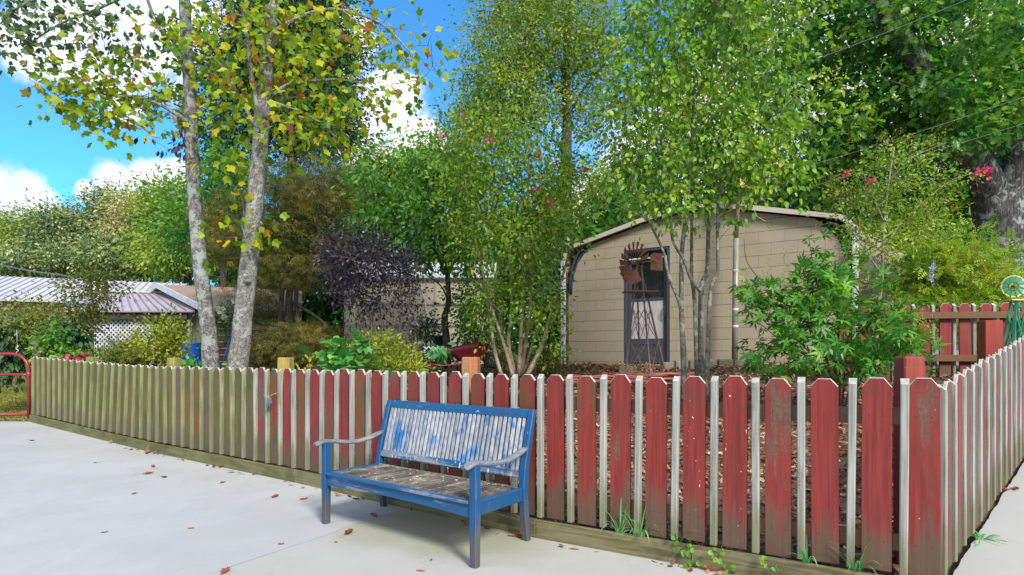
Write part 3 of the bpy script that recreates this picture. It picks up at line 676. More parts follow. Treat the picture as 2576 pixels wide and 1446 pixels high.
# ------------------------------------------------------------------ bench
def bench():
    C = Vector((-0.653-0.019, 4.487-0.030)); U = Vector((0.781,-0.624)); V = Vector((0.52,0.854)); L = 1.56/2; DP = 0.637/2
    root = thing('garden_bench', 'weathered blue wooden bench with flaking white and blue back slats on the concrete patio', 'bench', (C.x, C.y, 0.006))
    def w(u, v, z): q = C+U*u+V*v; return Vector((q.x, q.y, z+0.006))
    def cx(b, name, m, color=(0,0,0,1), parent=root, ax=None):
        ob = b.build(name, m, parent)
        # turn local space so that x runs along the bench
        ang = math.atan2(U.y, U.x); ob.data.transform(Matrix.Rotation(-ang, 4, 'Z')); ob.rotation_euler = (0,0,ang); ob.color = color; return ob
    def post(path, hw, hv):
        """square post following (u,v,z) path with half sizes per station"""
        b = MB(); pts = []
        for i, (u, v, z) in enumerate(path):
            a = hw[i] if hasattr(hw, '__len__') else hw; c = hv[i] if hasattr(hv, '__len__') else hv; e = 0.006
            for (p, q) in [(-a+e,-c),(a-e,-c),(a,-c+e),(a,c-e),(a-e,c),(-a+e,c),(-a,c-e),(-a,-c+e)]: pts.append(w(u+p, v+q, z))
        n = 8; k = len(path)
        b.faces(pts, [(i*n+j, i*n+(j+1)%n, (i+1)*n+(j+1)%n, (i+1)*n+j) for i in range(k-1) for j in range(n)]+[tuple(range(n-1,-1,-1)), tuple((k-1)*n+j for j in range(n))], 0)
        return b
    for s in (-1, 1):
        u = s*(L-0.0)
        b = post([(u,-DP,0),(u,-DP,0.3),(u,-DP,0.625)], [0.026,0.029,0.029], [0.027,0.030,0.030]); o = cx(b, 'leg', M['blue']); o.color = (0, 0.25, 0.25, 1)
        b = post([(u, DP+0.0, 0), (u, DP-0.030, 0.20), (u, DP-0.045, 0.38), (u, DP-0.030, 0.52), (u, DP+0.03, 0.74), (u, DP+0.085, 0.915)],
                 0.026, [0.025,0.030,0.034,0.031,0.026,0.021])
        o = cx(b, 'leg', M['blue']); o.color = (0, 0.3, 0.4, 1)
        # armrest: flat, gently waved, rolled over in front
        b = MB(); st = []
        for t in np.linspace(0, 1, 17):
            v = -DP-0.105+t*(2*DP+0.085); z = 0.640+0.012*math.sin(t*math.pi*2+0.6)-0.030*math.sin(t*math.pi)*1.0
            if t < 0.13: z -= 0.022*((0.13-t)/0.13)**1.5
            hw = 0.031-0.008*t+0.004*math.sin(t*9); th = 0.015 if t > 0.06 else 0.012
            st.append((v, z, hw, th))
        pts = []
        for (v, z, hw, th) in st:
            for (p, q) in [(-hw,-th*.5),(-hw,th*.5),(-hw*.72,th),(hw*.72,th),(hw,th*.5),(hw,-th*.5),(hw*.7,-th),(-hw*.7,-th)]: pts.append(w(u+p, v, z+q))
        n = 8; k = len(st)
        b.faces(pts, [(i*n+j, (i+1)*n+j, (i+1)*n+(j+1)%n, i*n+(j+1)%n) for i in range(k-1) for j in range(n)]+[tuple(range(n)), tuple((k-1)*n+j for j in range(n-1,-1,-1))], 0, True)
        cx(b, 'armrest', M['arm'])
        # side apron
        b = MB(); b.bar(w(u, -DP+0.03, 0.345), w(u, DP-0.075, 0.330), 0.026, 0.075, bev=0.004); cx(b, 'side_rail', M['blue'])
        b = MB(); b.bar(w(u-s*0.008, -DP+0.03, 0.392), w(u-s*0.008, DP-0.065, 0.372), 0.045, 0.018, bev=0.004); cx(b, 'side_rail', M['blue_top'])
    # front apron with a shallow arch below, and the seat nosing
    b = MB(); n = 24; top = []; bot = []
    for i in range(n+1):
        t = i/n; uu = -L+0.03+t*(2*L-0.06); ar = 0.020*math.sin(t*math.pi); top.append((uu, 0.382)); bot.append((uu, 0.300+ar))
    for i in range(n):
        q = [(top[i], -1),(top[i+1], -1)]
        a, c, d, e = bot[i], bot[i+1], top[i+1], top[i]
        f = [w(p[0], -DP-0.014, p[1]) for p in (a, c, d, e)]+[w(p[0], -DP+0.014, p[1]) for p in (a, c, d, e)]
        b.faces(f, [(0,1,2,3),(7,6,5,4),(3,2,6,7),(1,0,4,5)], 0)
    cx(b, 'apron', M['blue_top'], (0,.12,.25,1))
    b = MB(); b.bar(w(-L+0.03, -DP-0.005, 0.3935), w(L-0.03, -DP-0.005, 0.3935), 0.060, 0.021, bev=0.005); cx(b, 'seat_nosing', M['blue_top'], (0,.35,.2,1))
    # seat: slats running front to back
    b = MB(); ns = 27
    for i in range(ns):
        u = -L+0.055+(i+0.5)*(2*L-0.11)/ns; wd = (2*L-0.11)/ns*0.62
        b.bar(w(u, -DP+0.026, 0.393), w(u, DP-0.085, 0.370), wd, 0.024, bev=0.003)
    b.bar(w(-L+0.03, DP-0.075, 0.372), w(L-0.03, DP-0.075, 0.372), 0.035, 0.022, bev=0.004)
    b.bar(w(-L+0.03, 0, 0.36), w(L-0.03, 0, 0.36), 0.04, 0.03, bev=0.004)
    cx(b, 'seat', M['seat'])
    # backrest
    def bp(z): return DP-0.030+(z-0.52)/(0.915-0.52)*0.115
    b = MB(); upv = Vector((V.x*0.28, V.y*0.28, 1)).normalized()
    b.bar(w(-L+0.024, bp(0.882), 0.882), w(L-0.024, bp(0.882), 0.882), 0.026, 0.070, up=upv, bev=0.005); cx(b, 'top_rail', M['blue_top'], (0,0.10,0.45,1))
    b = MB(); b.bar(w(-L+0.024, bp(0.470), 0.470), w(L-0.024, bp(0.470), 0.470), 0.026, 0.058, up=upv, bev=0.005); cx(b, 'lower_rail', M['blue_top'], (0,.30,.75,1))
    b = MB(); ns = 34; rnd = random.Random(4)
    for i in range(ns):
        u = -L+0.034+(i+0.5)*(2*L-0.068)/ns; wd = (2*L-0.068)/ns*0.60
        b.bar(w(u, bp(0.495)-0.002, 0.495), w(u+rnd.uniform(-.001,.001), bp(0.852)-0.002, 0.852), wd, 0.020, up=(V.x, V.y, 0), bev=0.003)
    cx(b, 'back_slats', M['slat'])
bench()

# ------------------------------------------------------------------ metal-roofed shed with block front
def shed():
    A = Vector((1.15,12.25)); B = Vector((5.40,9.48)); u = (B-A).normalized(); WD = (B-A).length; ang = math.atan2(u.y, u.x)
    nin = Vector((-u.y, u.x)); side = Vector((0.68,0.733)); Z0 = 1.0
    root = thing('shed', 'tan block-fronted shed with an arched brown metal roof behind the slim grey tree stems', 'shed', (A.x, A.y, Z0))
    def w(x, d, z): q = A+u*x+nin*d; return Vector((q.x, q.y, z))
    def ws(x, d, z): q = A+u*x+side*d; return Vector((q.x, q.y, z))
    def fix(o): o.data.transform(Matrix.Rotation(-ang, 4, 'Z')); o.rotation_euler = (0,0,ang); return o
    def prof(x):
        x = min(x, WD-x); R = 0.28; xe = R-R*math.cos(math.radians(71))
        if x < xe: return 3.25+R*math.sqrt(max(0, 1-(1-x/R)**2))
        d = x-xe; q = max(0, d-1.35); return 3.25+R*math.sin(math.radians(71))+0.245*d-0.245*q*q/2.0
    def walltop(x):
        q = min(x, WD-x); return min(prof(x)-0.05, 2.92+1.25*q)
    # wall
    b = MB(); dx0, dx1, dtop = 1.20, 2.11, 3.36; xs = sorted(set([0.0, dx0, dx1, WD]+list(np.linspace(0.0, WD, 47))))
    for a, c in zip(xs, xs[1:]):
        zb = dtop if (a >= dx0-1e-6 and c <= dx1+1e-6) else Z0-0.1
        za, zc = walltop(a), walltop(c)
        f = [w(a,0,zb), w(c,0,zb), w(c,0,zc), w(a,0,za)]; r = [w(a,0.2,zb), w(c,0.2,zb), w(c,0.2,zc), w(a,0.2,za)]
        b.faces(f+r, [(0,1,2,3),(7,6,5,4),(3,2,6,7),(1,0,4,5)], 0)
    for x, sg in ((0.0,0),(WD,0),(dx0,1),(dx1,1)):
        zt = dtop if sg else walltop(x); b.poly([w(x,0,Z0-.1), w(x,0.2,Z0-.1), w(x,0.2,zt), w(x,0,zt)])
    fix(b.build('block_wall', M['block'], root, origin=(A.x, A.y, Z0)))
    # roof shell, ribbed sides; ridge and eaves run back along the skewed side
    pr = []
    for z in np.arange(1.05, 3.25, 0.046):
        k = (z-1.05) % 0.23; pr.append((-0.03-(0.022 if 0.06 < k < 0.13 else 0), z))
    R = 0.28
    for t in np.linspace(0, math.radians(74), 9): pr.append((R-(R+0.03)*math.cos(t), 3.25+(R+.03)*math.sin(t)))
    half = list(pr); xm = np.linspace(0.35, WD/2, 12)
    half += [(x, prof(x)+0.03) for x in xm]
    full = half+[(WD-x, z) for x, z in half[-2::-1]]
    def shell(pts, d0, d1, th, b, m, dv=6):
        n = len(pts); V_ = []
        cx_, cz_ = WD/2, 2.0
        for d in np.linspace(d0, d1, dv):
            for (x, z) in pts: V_.append(ws(x, d, z))
        b.faces(V_, [(j*n+i, j*n+i+1, (j+1)*n+i+1, (j+1)*n+i) for j in range(dv-1) for i in range(n-1)], m)
    b = MB(); shell(full, -0.10, 7.5, 0.02, b, 0)
    inner = [(x+(0.02 if x < WD/2 else -0.02)*(1 if z < 3.2 else 0), z-(0.02 if z >= 3.2 else 0)) for x, z in full]
    shell(inner, -0.10, 7.5, 0.02, b, 0); fix(b.build('metal_roof', M['brownmetal'] if False else M['roofmix'], root, origin=(A.x, A.y, Z0)))
    # front trim band along the arch
    b = MB(); n = len(full); k0 = len([1 for p in pr])-9
    arch = full[k0:n-k0]
    for (x0, z0), (x1, z1) in zip(arch, arch[1:]):
        def off(x, z, e):
            c = Vector((x-WD/2, (z-2.2)*1.6)); c.normalize(); return (x+c.x*e, z+c.y*e)
        a, c2 = off(x0, z0, 0.022), off(x1, z1, 0.022); d, e = off(x1, z1, -0.062), off(x0, z0, -0.062)
        f = [ws(*[p[0], -0.125, p[1]]) for p in (e, d, c2, a)]; r = [ws(*[p[0], -0.08, p[1]]) for p in (e, d, c2, a)]
        b.faces(f+r, [(0,1,2,3),(3,2,6,7),(7,6,5,4),(0,4,5,1)], 0)
    fix(b.build('roof_trim', M['beige'], root, origin=(A.x, A.y, Z0)))
    for sx, x in ((-1, -0.045), (1, WD+0.045)):
        b = MB(); z = 1.06
        while z < 3.26:
            h = min(0.225, 3.26-z); b.box(ws(x, -0.105, z+h/2), (0.085+(0.012 if sx < 0 else 0), 0.05, h-0.012), (Vector((u.x,u.y,0)), Vector((nin.x,nin.y,0)), Vector((0,0,1))), 0, 0.006); z += 0.23
        fix(b.build('corner_trim', M['whitetrim'], root, origin=(A.x, A.y, Z0)))
    # dark steel and tarp in the two upper corners
    for sx in (0, 1):
        b = MB()
        for k in range(5):
            pts = []
            for t in np.linspace(0, 1, 8):
                x = 0.03+0.10*k*0.35+ (0.34+0.05*k)*t**1.7; z = 2.60+0.86*math.sin(t*math.pi/2)-0.03*k
                pts.append(w(x if not sx else WD-x, -0.02+0.03*k, z))
            b.tube(pts, 0.028, 6)
        fix(b.build('corner_brace', M['tarp'], root, origin=(A.x, A.y, Z0)))
    b = MB(); b.poly([w(0.1,0.5,Z0), w(WD-0.1,0.5,Z0), w(WD-0.1,0.5,3.2), w(WD/2,0.5,3.8), w(0.1,0.5,3.2)]); b.poly([ws(0,7.4,Z0), ws(WD,7.4,Z0), ws(WD,7.4,3.2), ws(WD/2,7.4,3.9), ws(0,7.4,3.2)])  # near-black panel added behind the front for interior darkness, then the back wall
    fix(b.build('dark_inner_panel', M['dark'], root, origin=(A.x, A.y, Z0)))
    # door set
    door = MB(); ax = (Vector((u.x,u.y,0)), Vector((nin.x,nin.y,0)), Vector((0,0,1)))
    fr = MB()
    for x in (dx0+0.03, dx1-0.03): fr.box(w(x, 0.06, 2.25), (0.06, 0.10, 2.22), ax, 0, 0.004)
    fr.box(w((dx0+dx1)/2, 0.06, 3.335), (dx1-dx0-0.12, 0.10, 0.05), ax, 0, 0.004)
    fr.box(w((dx0+dx1)/2, 0.055, 3.17), (dx1-dx0-0.12, 0.11, 0.03), ax, 1, 0.003)
    fr.box(w((dx0+dx1)/2, 0.05, 1.145), (dx1-dx0-0.12, 0.14, 0.03), ax, 1, 0.003)
    fro = fix(fr.build('door_frame', [M['doorgrey'], M['whitetrim']], root, origin=(A.x, A.y, Z0)))
    b = MB(); b.box(w((dx0+dx1)/2, 0.12, 3.25), (dx1-dx0-0.12, 0.01, 0.13), ax); fix(b.build('transom_pane', M['glass'], root, origin=(A.x, A.y, Z0)))
    xa, xb = dx0+0.065, dx1-0.065; xc = (xa+xb)/2; wd = xb-xa
    d = MB()
    for x in (xa+0.035, xb-0.035): d.box(w(x, 0.075, 2.155), (0.07, 0.035, 1.98), ax, 0, 0.003)
    for z, h in ((3.125,0.045),(2.395,0.05),(1.63,0.04),(1.40,0.42)): d.box(w(xc, 0.077, z), (wd-0.14, 0.030, h), ax, 0, 0.003)
    # embossed lower panel
    rp = [(-0.22,0.10),(-0.16,0.15),(0.16,0.15),(0.22,0.10),(0.22,-0.06),(0.26,-0.10),(0.26,-0.15),(-0.26,-0.15),(-0.26,-0.10),(-0.22,-0.06)]
    for (p, q) in zip(rp, rp[1:]+rp[:1]): d.bar(w(xc+p[0]*.9, 0.058, 1.40+p[1]), w(xc+q[0]*.9, 0.058, 1.40+q[1]), 0.012, 0.014, up=(nin.x,nin.y,0))
    do = fix(d.build('storm_door', M['doorgrey'], root, origin=(A.x, A.y, Z0)))
    def sub(bb, name, m):
        o = bb.build(name, m, None, origin=(A.x, A.y, Z0)); o.data.transform(Matrix.Rotation(-ang, 4, 'Z')); o.parent = do; o.location = (0,0,0)
    b = MB(); b.box(w(xc, 0.085, 2.76), (wd-0.14, 0.008, 0.69), ax); sub(b, 'pane', M['glass'])
    b = MB(); b.box(w(xc, 0.080, 2.01), (wd-0.14, 0.012, 0.72), ax); sub(b, 'panel', M['doorpanel'])
    b = MB(); b.tube([w(xb-0.03,0.05,2.02), w(xb-0.03,0.015,2.06), w(xb-0.03,0.005,2.15), w(xb-0.03,0.015,2.24), w(xb-0.03,0.05,2.27)], 0.012, 6); sub(b, 'handle', M['black'])
def roofmix():
    m, g, b = mat('brown_and_faded_roof_metal'); geo = g.add('ShaderNodeNewGeometry'); p = g.add('ShaderNodeTexCoord').outputs['Object']
    n = g.noise(p, 2.5, 5); z = g.add('ShaderNodeSeparateXYZ', {0: p}).outputs[2]
    col = g.mix(g.rng(n, 0.3, 0.7), (0.135,0.078,0.052), (0.095,0.055,0.038))
    col = g.mix(g.rng(z, 1.98, 2.10), col, (0.40,0.26,0.19))      # roof panels are a paler, sun-faded stock than the side sheets
    g.put(b.inputs['Base Color'], col); b.inputs['Roughness'].default_value = 0.45; return m
M['roofmix'] = roofmix()
shed()
# ------------------------------------------------------------------ foliage engine
def half(pts, z):      # folded leaf from one half outline
    L = [(0,0,0)]+[(-x, y, z*min(1, x*3)) for x, y in pts[1:-1]]+[(0, pts[-1][1], 0)]
    R = [(0,0,0)]+[(x, y, z*min(1, x*3)) for x, y in pts[1:-1]]+[(0, pts[-1][1], 0)]
    n = len(L); return np.array(L+R, float), [list(range(n-1,-1,-1)), [n+i for i in range(n)]]
T = {}
T['oval'] = half([(0,0),(0.20,0.22),(0.25,0.50),(0.14,0.82),(0,1.0)], 0.07)
T['heart'] = half([(0,0),(0.30,0.12),(0.36,0.42),(0.18,0.78),(0,1.0)], 0.09)
T['tulip'] = half([(0,0),(0.24,0.0),(0.52,0.25),(0.36,0.50),(0.42,0.90),(0.2,0.88),(0,0.76)], 0.10)
T['oak'] = half([(0,0),(0.10,0.12),(0.30,0.25),(0.12,0.38),(0.42,0.55),(0.14,0.62),(0.28,0.85),(0,1.0)], 0.05)
T['broad'] = half([(0,0),(0.30,-0.14),(0.60,0.05),(0.42,0.25),(0.60,0.55),(0.30,0.62),(0.18,0.98),(0,1.05)], 0.08)
T['tiny'] = (np.array([(0,0,0),(-.26,.5,.05),(0,1,0),(.26,.5,.05)], float), [[0,3,2,1]])
def rosette(angs, ln, wd, droop=0.15):
    v = []; f = []
    for k, a in enumerate(angs):
        a = math.radians(a); l = ln[k]; d = np.array([math.sin(a), math.cos(a)]); p = np.array([d[1], -d[0]])
        i = len(v); q = d*l*0.45
        v += [(0,0,0), (*(q-p*wd), 0.03), (*(d*l), -droop*l), (*(q+p*wd), 0.03)]; f.append([i, i+3, i+2, i+1])
    return np.array(v, float), f
T['palm'] = rosette([-95,-48,0,48,95], [0.55,0.85,1.0,0.85,0.55], 0.11)
T['lace'] = rosette([-80,-40,0,40,80], [0.6,0.9,1.0,0.9,0.6], 0.055, 0.35)
def pinnate(n, wd=0.07, ll=0.42):
    v = []; f = []
    for k in range(n):
        for s in (-1, 1):
            y = 0.12+0.8*k/n; i = len(v); l = ll*(1-0.45*k/n)
            v += [(0,y,0), (s*l*0.5, y+l*0.12, 0.02), (s*l, y+l*0.45, -0.06), (s*l*0.42, y+l*0.48, 0.02)]
            f.append([i,i+1,i+2,i+3] if s > 0 else [i+3,i+2,i+1,i])
    i = len(v); v += [(0,.85,0),(-.07,1.0,0),(0,1.2,-.05),(.07,1.0,0)]; f.append([i,i+3,i+2,i+1])
    return np.array(v, float), f
T['pinn'] = pinnate(4); T['spray'] = pinnate(3, 0.1, 0.5)
rosv = rosette([0,72,144,216,288], [1]*5, 0.5, -0.25)
T['flower'] = (rosv[0]*1.0, rosv[1])

def leaves(name, pos, axis, nrm, size, tpl, m, root=None, seed=0, rnd_v=None, parent_kind=None):
    tv, tf = T[tpl]; N = len(pos); k = len(tv); rg = np.random.default_rng(seed)
    a = axis/np.maximum(np.linalg.norm(axis, axis=1, keepdims=True), 1e-6)
    n = nrm-a*np.sum(nrm*a, axis=1, keepdims=True); n /= np.maximum(np.linalg.norm(n, axis=1, keepdims=True), 1e-6)
    x = np.cross(a, n); o0 = np.array(root_world(root)) if root else np.zeros(3)
    sz = size[:, None, None]
    V_ = (tv[None,:,0:1]*x[:,None,:]+tv[None,:,1:2]*a[:,None,:]+tv[None,:,2:3]*n[:,None,:])*sz+(pos-o0)[:,None,:]
    me = bpy.data.meshes.new(name); me.vertices.add(N*k); me.vertices.foreach_set('co', V_.reshape(-1).astype(np.float32))
    fl = [len(f) for f in tf]; li = np.concatenate([np.array(f) for f in tf]); nl = len(li)
    me.loops.add(N*nl); me.loops.foreach_set('vertex_index', (li[None,:]+(np.arange(N)*k)[:,None]).reshape(-1).astype(np.int32))
    st = np.concatenate([[0], np.cumsum(fl)[:-1]]); me.polygons.add(N*len(fl))
    me.polygons.foreach_set('loop_start', (st[None,:]+(np.arange(N)*nl)[:,None]).reshape(-1).astype(np.int32))
    try: me.polygons.foreach_set('loop_total', np.tile(fl, N).astype(np.int32))
    except Exception: pass
    me.update(calc_edges=True)
    r = rg.random(N) if rnd_v is None else rnd_v
    at = me.attributes.new('rnd', 'FLOAT', 'POINT'); at.data.foreach_set('value', np.repeat(r, k).astype(np.float32))
    me.materials.append(m)
    o = bpy.data.objects.new(name, me); COL.objects.link(o)
    if root: o.parent = root
    return o

def sample(blobs, n, rg, shell=2.2):
    """clump centres inside a set of ellipsoids (x, y, D, rx, ry, rd [,weight]); x..ry in picture units, rd in metres"""
    vol = np.array([(b[3]*b[4])*(b[6] if len(b) > 6 else 1) for b in blobs], float); idx = rg.choice(len(blobs), n, p=vol/vol.sum())
    d = rg.normal(size=(n,3)); d /= np.linalg.norm(d, axis=1, keepdims=True); r = rg.random(n)**(1/shell)
    B = np.array([b[:6] for b in blobs], float)[idx]; k = B[:,2]/F
    c = np.stack([(B[:,0]-CX)*k, B[:,2], EYE-(B[:,1]-YH)*k], 1)
    off = np.stack([d[:,0]*B[:,3]*k, d[:,1]*B[:,5], d[:,2]*B[:,4]*k], 1)*r[:,None]
    return c+off, d, r
def foliage(name, blobs, clumps, per, cr, size, tpl, m, root, seed, droop=0.5, up=0.6, flat=0.7, shell=2.2, var=0.3, minz=None, rv=None):
    rg = np.random.default_rng(seed); C_, d, r = sample(blobs, clumps, rg, shell)
    if minz is not None: C_[:,2] = np.maximum(C_[:,2], minz)
    off = rg.normal(size=(clumps, per, 3))*cr*rg.uniform(0.6,1.3,(clumps,1,1)); off[:,:,2] *= flat
    pos = (C_[:,None,:]+off).reshape(-1,3); N = len(pos)
    outw = (off*1.0/cr+np.repeat(d[:,None,:], per, 1)*0.8).reshape(-1,3)
    ax = outw*0.7+rg.normal(size=(N,3))*0.6; ax[:,2] -= droop
    nr = rg.normal(size=(N,3))*0.55+outw*0.35; nr[:,2] += up
    sz = size*rg.uniform(1-var, 1+var, N)
    tone = np.clip(np.repeat(rg.normal(0.5,0.20,clumps), per)+rg.normal(0,0.20,N), 0, 1) if rv is None else rv(rg, N)
    if rv is None:
        sp = rg.random(N) < 0.02; tone[sp] = rg.uniform(0.9,1,sp.sum())
    leaves(name, pos, ax, nr, sz, tpl, m, root, seed, tone)
    return C_
def blooms(name, blobs, clumps, per, cr, size, tpl, m, root, seed, flat=0.8):
    """flower heads, each a part of its own"""
    rg = np.random.default_rng(seed); C_, d, r = sample(blobs, clumps, rg, 2.5)
    for i in range(clumps):
        off = rg.normal(size=(per,3))*cr; off[:,2] *= flat; nr = rg.normal(size=(per,3))*.5; nr[:,2] += .6; nr[:,1] -= .5
        leaves(name, C_[i]+off, off+rg.normal(size=(per,3))*cr*.5, nr, size*rg.uniform(.7,1.3,per), tpl, m, root, seed*50+i)
def stems_mesh(root, name, paths, m, n=8, wob=0.10):
    """paths: list of (list of world points, r0, r1)"""
    b = MB()
    for i, (pts, r0, r1) in enumerate(paths):
        pts = [Vector(p) for p in pts]; out = []
        k = len(pts)
        for j in range(k-1):          # Catmull-Rom
            p0, p1, p2, p3 = pts[max(j-1,0)], pts[j], pts[j+1], pts[min(j+2,k-1)]
            for t in np.linspace(0, 1, 5)[:-1]:
                out.append(0.5*((2*p1)+(p2-p0)*t+(2*p0-5*p1+4*p2-p3)*t*t+(3*p1-p0-3*p2+p3)*t**3))
        out.append(pts[-1]); q = len(out)
        rad = [r0+(r1-r0)*(j/(q-1))**0.85 for j in range(q)]
        b.tube(out, rad, n, wob=wob, seed=i*7.3)
    return b.build(name, m, root)
def twigs(root, name, skel, targets, m, r=0.012, sag=0.12, seed=0, sides=4, lo=0.35):
    """thin curved branches from the nearest lower skeleton point to each target"""
    rg = random.Random(seed); b = MB(); sk = [Vector(p) for p in skel]
    for t in targets:
        t = Vector(t); best = None
        for p in sk:
            d = (t-p).length; h = t.z-p.z; c = d+max(0, lo*d-h)*2.0
            if best is None or c < best[0]: best = (c, p)
        p = best[1]; d = (t-p).length; pts = []
        mid = Vector((rg.uniform(-1,1), rg.uniform(-1,1), rg.uniform(-.3,1)))*d*sag
        for k in range(6):
            s = k/5; pts.append(p.lerp(t, s)+mid*math.sin(s*math.pi)+Vector((0,0,-sag*d*0.6*s*s)) if False else p.lerp(t, s)+mid*math.sin(s*math.pi))
        rr = r*min(1.6, 0.5+d*0.6); b.tube(pts, [rr*(1-0.8*k/5) for k in range(6)], sides, caps=False)
        sk.append(pts[3]); sk.append(pts[2])
    return b.build(name, m, root)
def pp(path, D=None): return [P(p[0], p[1], p[2] if len(p) > 2 else D) for p in path]
def dense(paths, step=0.25):
    r = []
    for pts, _, _ in paths:
        for a, c in zip(pts, pts[1:]):
            k = max(1, int((Vector(c)-Vector(a)).length/step))
            r += [Vector(a).lerp(Vector(c), j/k) for j in range(k)]
        r.append(Vector(pts[-1]))
    return r

# ---- two tulip trees just behind the fence
G2 = 'tulip trees with pale lichened trunks'
def tulip_left():
    D = 9.0; root = thing('tulip_tree', 'left of the two pale-barked tulip trees, darker leaning trunk with mint lichen at its foot', 'tree', (P(531,930,D).x, D, 0.35), G2)
    tr = pp([(531,985),(529,900),(521,800),(507,700),(497,600),(486,450),(480,300),(475,200),(466,50),(463,-60),(462,-200)], D)
    paths = [(tr, 0.128, 0.070),
             (pp([(474,306),(440,285),(400,262),(350,245),(300,242),(235,233)], 8.9), 0.036, 0.014),
             (pp([(470,180),(440,130),(400,70),(375,10),(350,-60)], 9.0), 0.030, 0.018),
             (pp([(486,310),(500,290),(520,260),(530,215)], 9.1), 0.026, 0.010),
             (pp([(462,-60),(380,-40),(250,20),(150,60),(60,120)], 8.4), 0.03, 0.008),
             (pp([(463,-100),(300,-60),(180,-30),(60,10),(0,60)], 8.0), 0.03, 0.008)]
    stems_mesh(root, 'trunk', paths, M['bark_tulip'], 14, 0.13); sk = dense(paths[1:])
    c1 = foliage('crown', [(240,230,8.8,120,55,0.9),(160,250,8.7,50,60,0.6),(360,210,8.9,100,60,0.8),(400,280,8.9,70,45,0.6),(260,290,8.8,90,50,0.6),(500,150,9.2,45,160,0.8,1.2),(420,120,9.0,60,70,0.7)], 230, 4, 0.14, 0.098, 'tulip', M['l_tulip'], root, 11, droop=0.9, up=0.3, flat=0.9)
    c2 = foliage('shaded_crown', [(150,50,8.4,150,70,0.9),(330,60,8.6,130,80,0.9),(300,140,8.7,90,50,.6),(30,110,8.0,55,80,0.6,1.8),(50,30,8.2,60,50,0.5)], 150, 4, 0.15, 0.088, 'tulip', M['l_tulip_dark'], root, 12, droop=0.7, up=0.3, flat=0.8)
    c3 = foliage('dry_leaves', [(385,365,8.9,30,15,0.3),(440,330,8.9,50,30,0.3),(470,370,9,25,25,0.3)], 12, 5, 0.08, 0.10, 'oval', M['l_purple'], root, 13, droop=2.0)
    twigs(root, 'branches', sk, list(c1)+list(c2)+list(c3), M['twig'], 0.007, 0.10, 1, lo=-0.3)
tulip_left()
def tulip_right():
    D = 8.6; root = thing('tulip_tree', 'right of the two pale-barked tulip trees, brighter trunk with a long branch scar', 'tree', (P(600,930,D).x, D, 0.35), G2)
    tr = pp([(592,985),(601,900),(612,800),(622,700),(631,620),(640,520),(652,400),(660,300),(668,200),(678,80),(690,-40),(700,-200)], D)
    paths = [(tr, 0.148, 0.085),
             (pp([(690,238),(720,215),(770,205),(850,200),(905,208)], 8.5), 0.034, 0.012),
             (pp([(684,256),(740,275),(800,305),(850,350)], 8.4), 0.024, 0.008),
             (pp([(676,95),(720,60),(790,30),(860,25),(960,60),(1030,130)], 8.4), 0.036, 0.010),
             (pp([(658,330),(640,230),(625,120),(610,20),(600,-60)], 8.5), 0.036, 0.02),
             (pp([(630,640),(618,600),(606,560)], 8.4), 0.012, 0.006),
             (pp([(860,25),(920,70),(980,100),(1060,200)], 8.3), 0.014, 0.005),
             (pp([(655,340),(600,240),(560,170),(520,130)], 8.6), 0.03, 0.008)]
    stems_mesh(root, 'trunk', paths, M['bark_tulip2'], 14, 0.13); sk = dense(paths[1:])
    # the old branch scar: a raised lip on the trunk
    b = MB(); c = P(622,702,8.42); b.lathe(c, [(0.0,-.012),(0.018,-.01),(0.032,0.010),(0.045,0.0),(0.055,-0.03)], 12, ax=(0.3,-1,0.1)); b.build('branch_scar', M['bark_tulip'], root)
    c1 = foliage('crown', [(620,120,8.6,110,150,1.0,1.3),(760,110,8.5,120,120,0.9,1.1),(600,330,8.7,80,110,0.8),(780,320,8.4,100,80,0.8),(560,420,8.8,50,50,0.5),(700,220,8.4,80,90,0.7),(850,60,8.4,110,60,.7)], 270, 5, 0.16, 0.100, 'tulip', M['l_tulip'], root, 21, droop=0.9, up=0.3, flat=0.9)
    c2 = foliage('outer_leaves', [(960,90,8.4,130,80,0.6),(940,230,8.4,120,80,0.6),(1060,150,8.3,60,70,0.4),(860,300,8.4,80,60,0.5)], 100, 3, 0.18, 0.09, 'tulip', M['l_tulip'], root, 22, droop=0.9, up=0.3)
    c3 = foliage('low_leaves', [(690,400,8.3,60,50,0.5),(650,560,8.4,70,90,0.4,.5),(560,600,8.6,50,80,0.4,.4)], 24, 3, 0.12, 0.11, 'tulip', M['l_tulip'], root, 23, droop=0.9, up=0.3)
    twigs(root, 'branches', sk, list(c1)+list(c2)+list(c3), M['twig'], 0.007, 0.12, 2, lo=-0.3)
tulip_right()

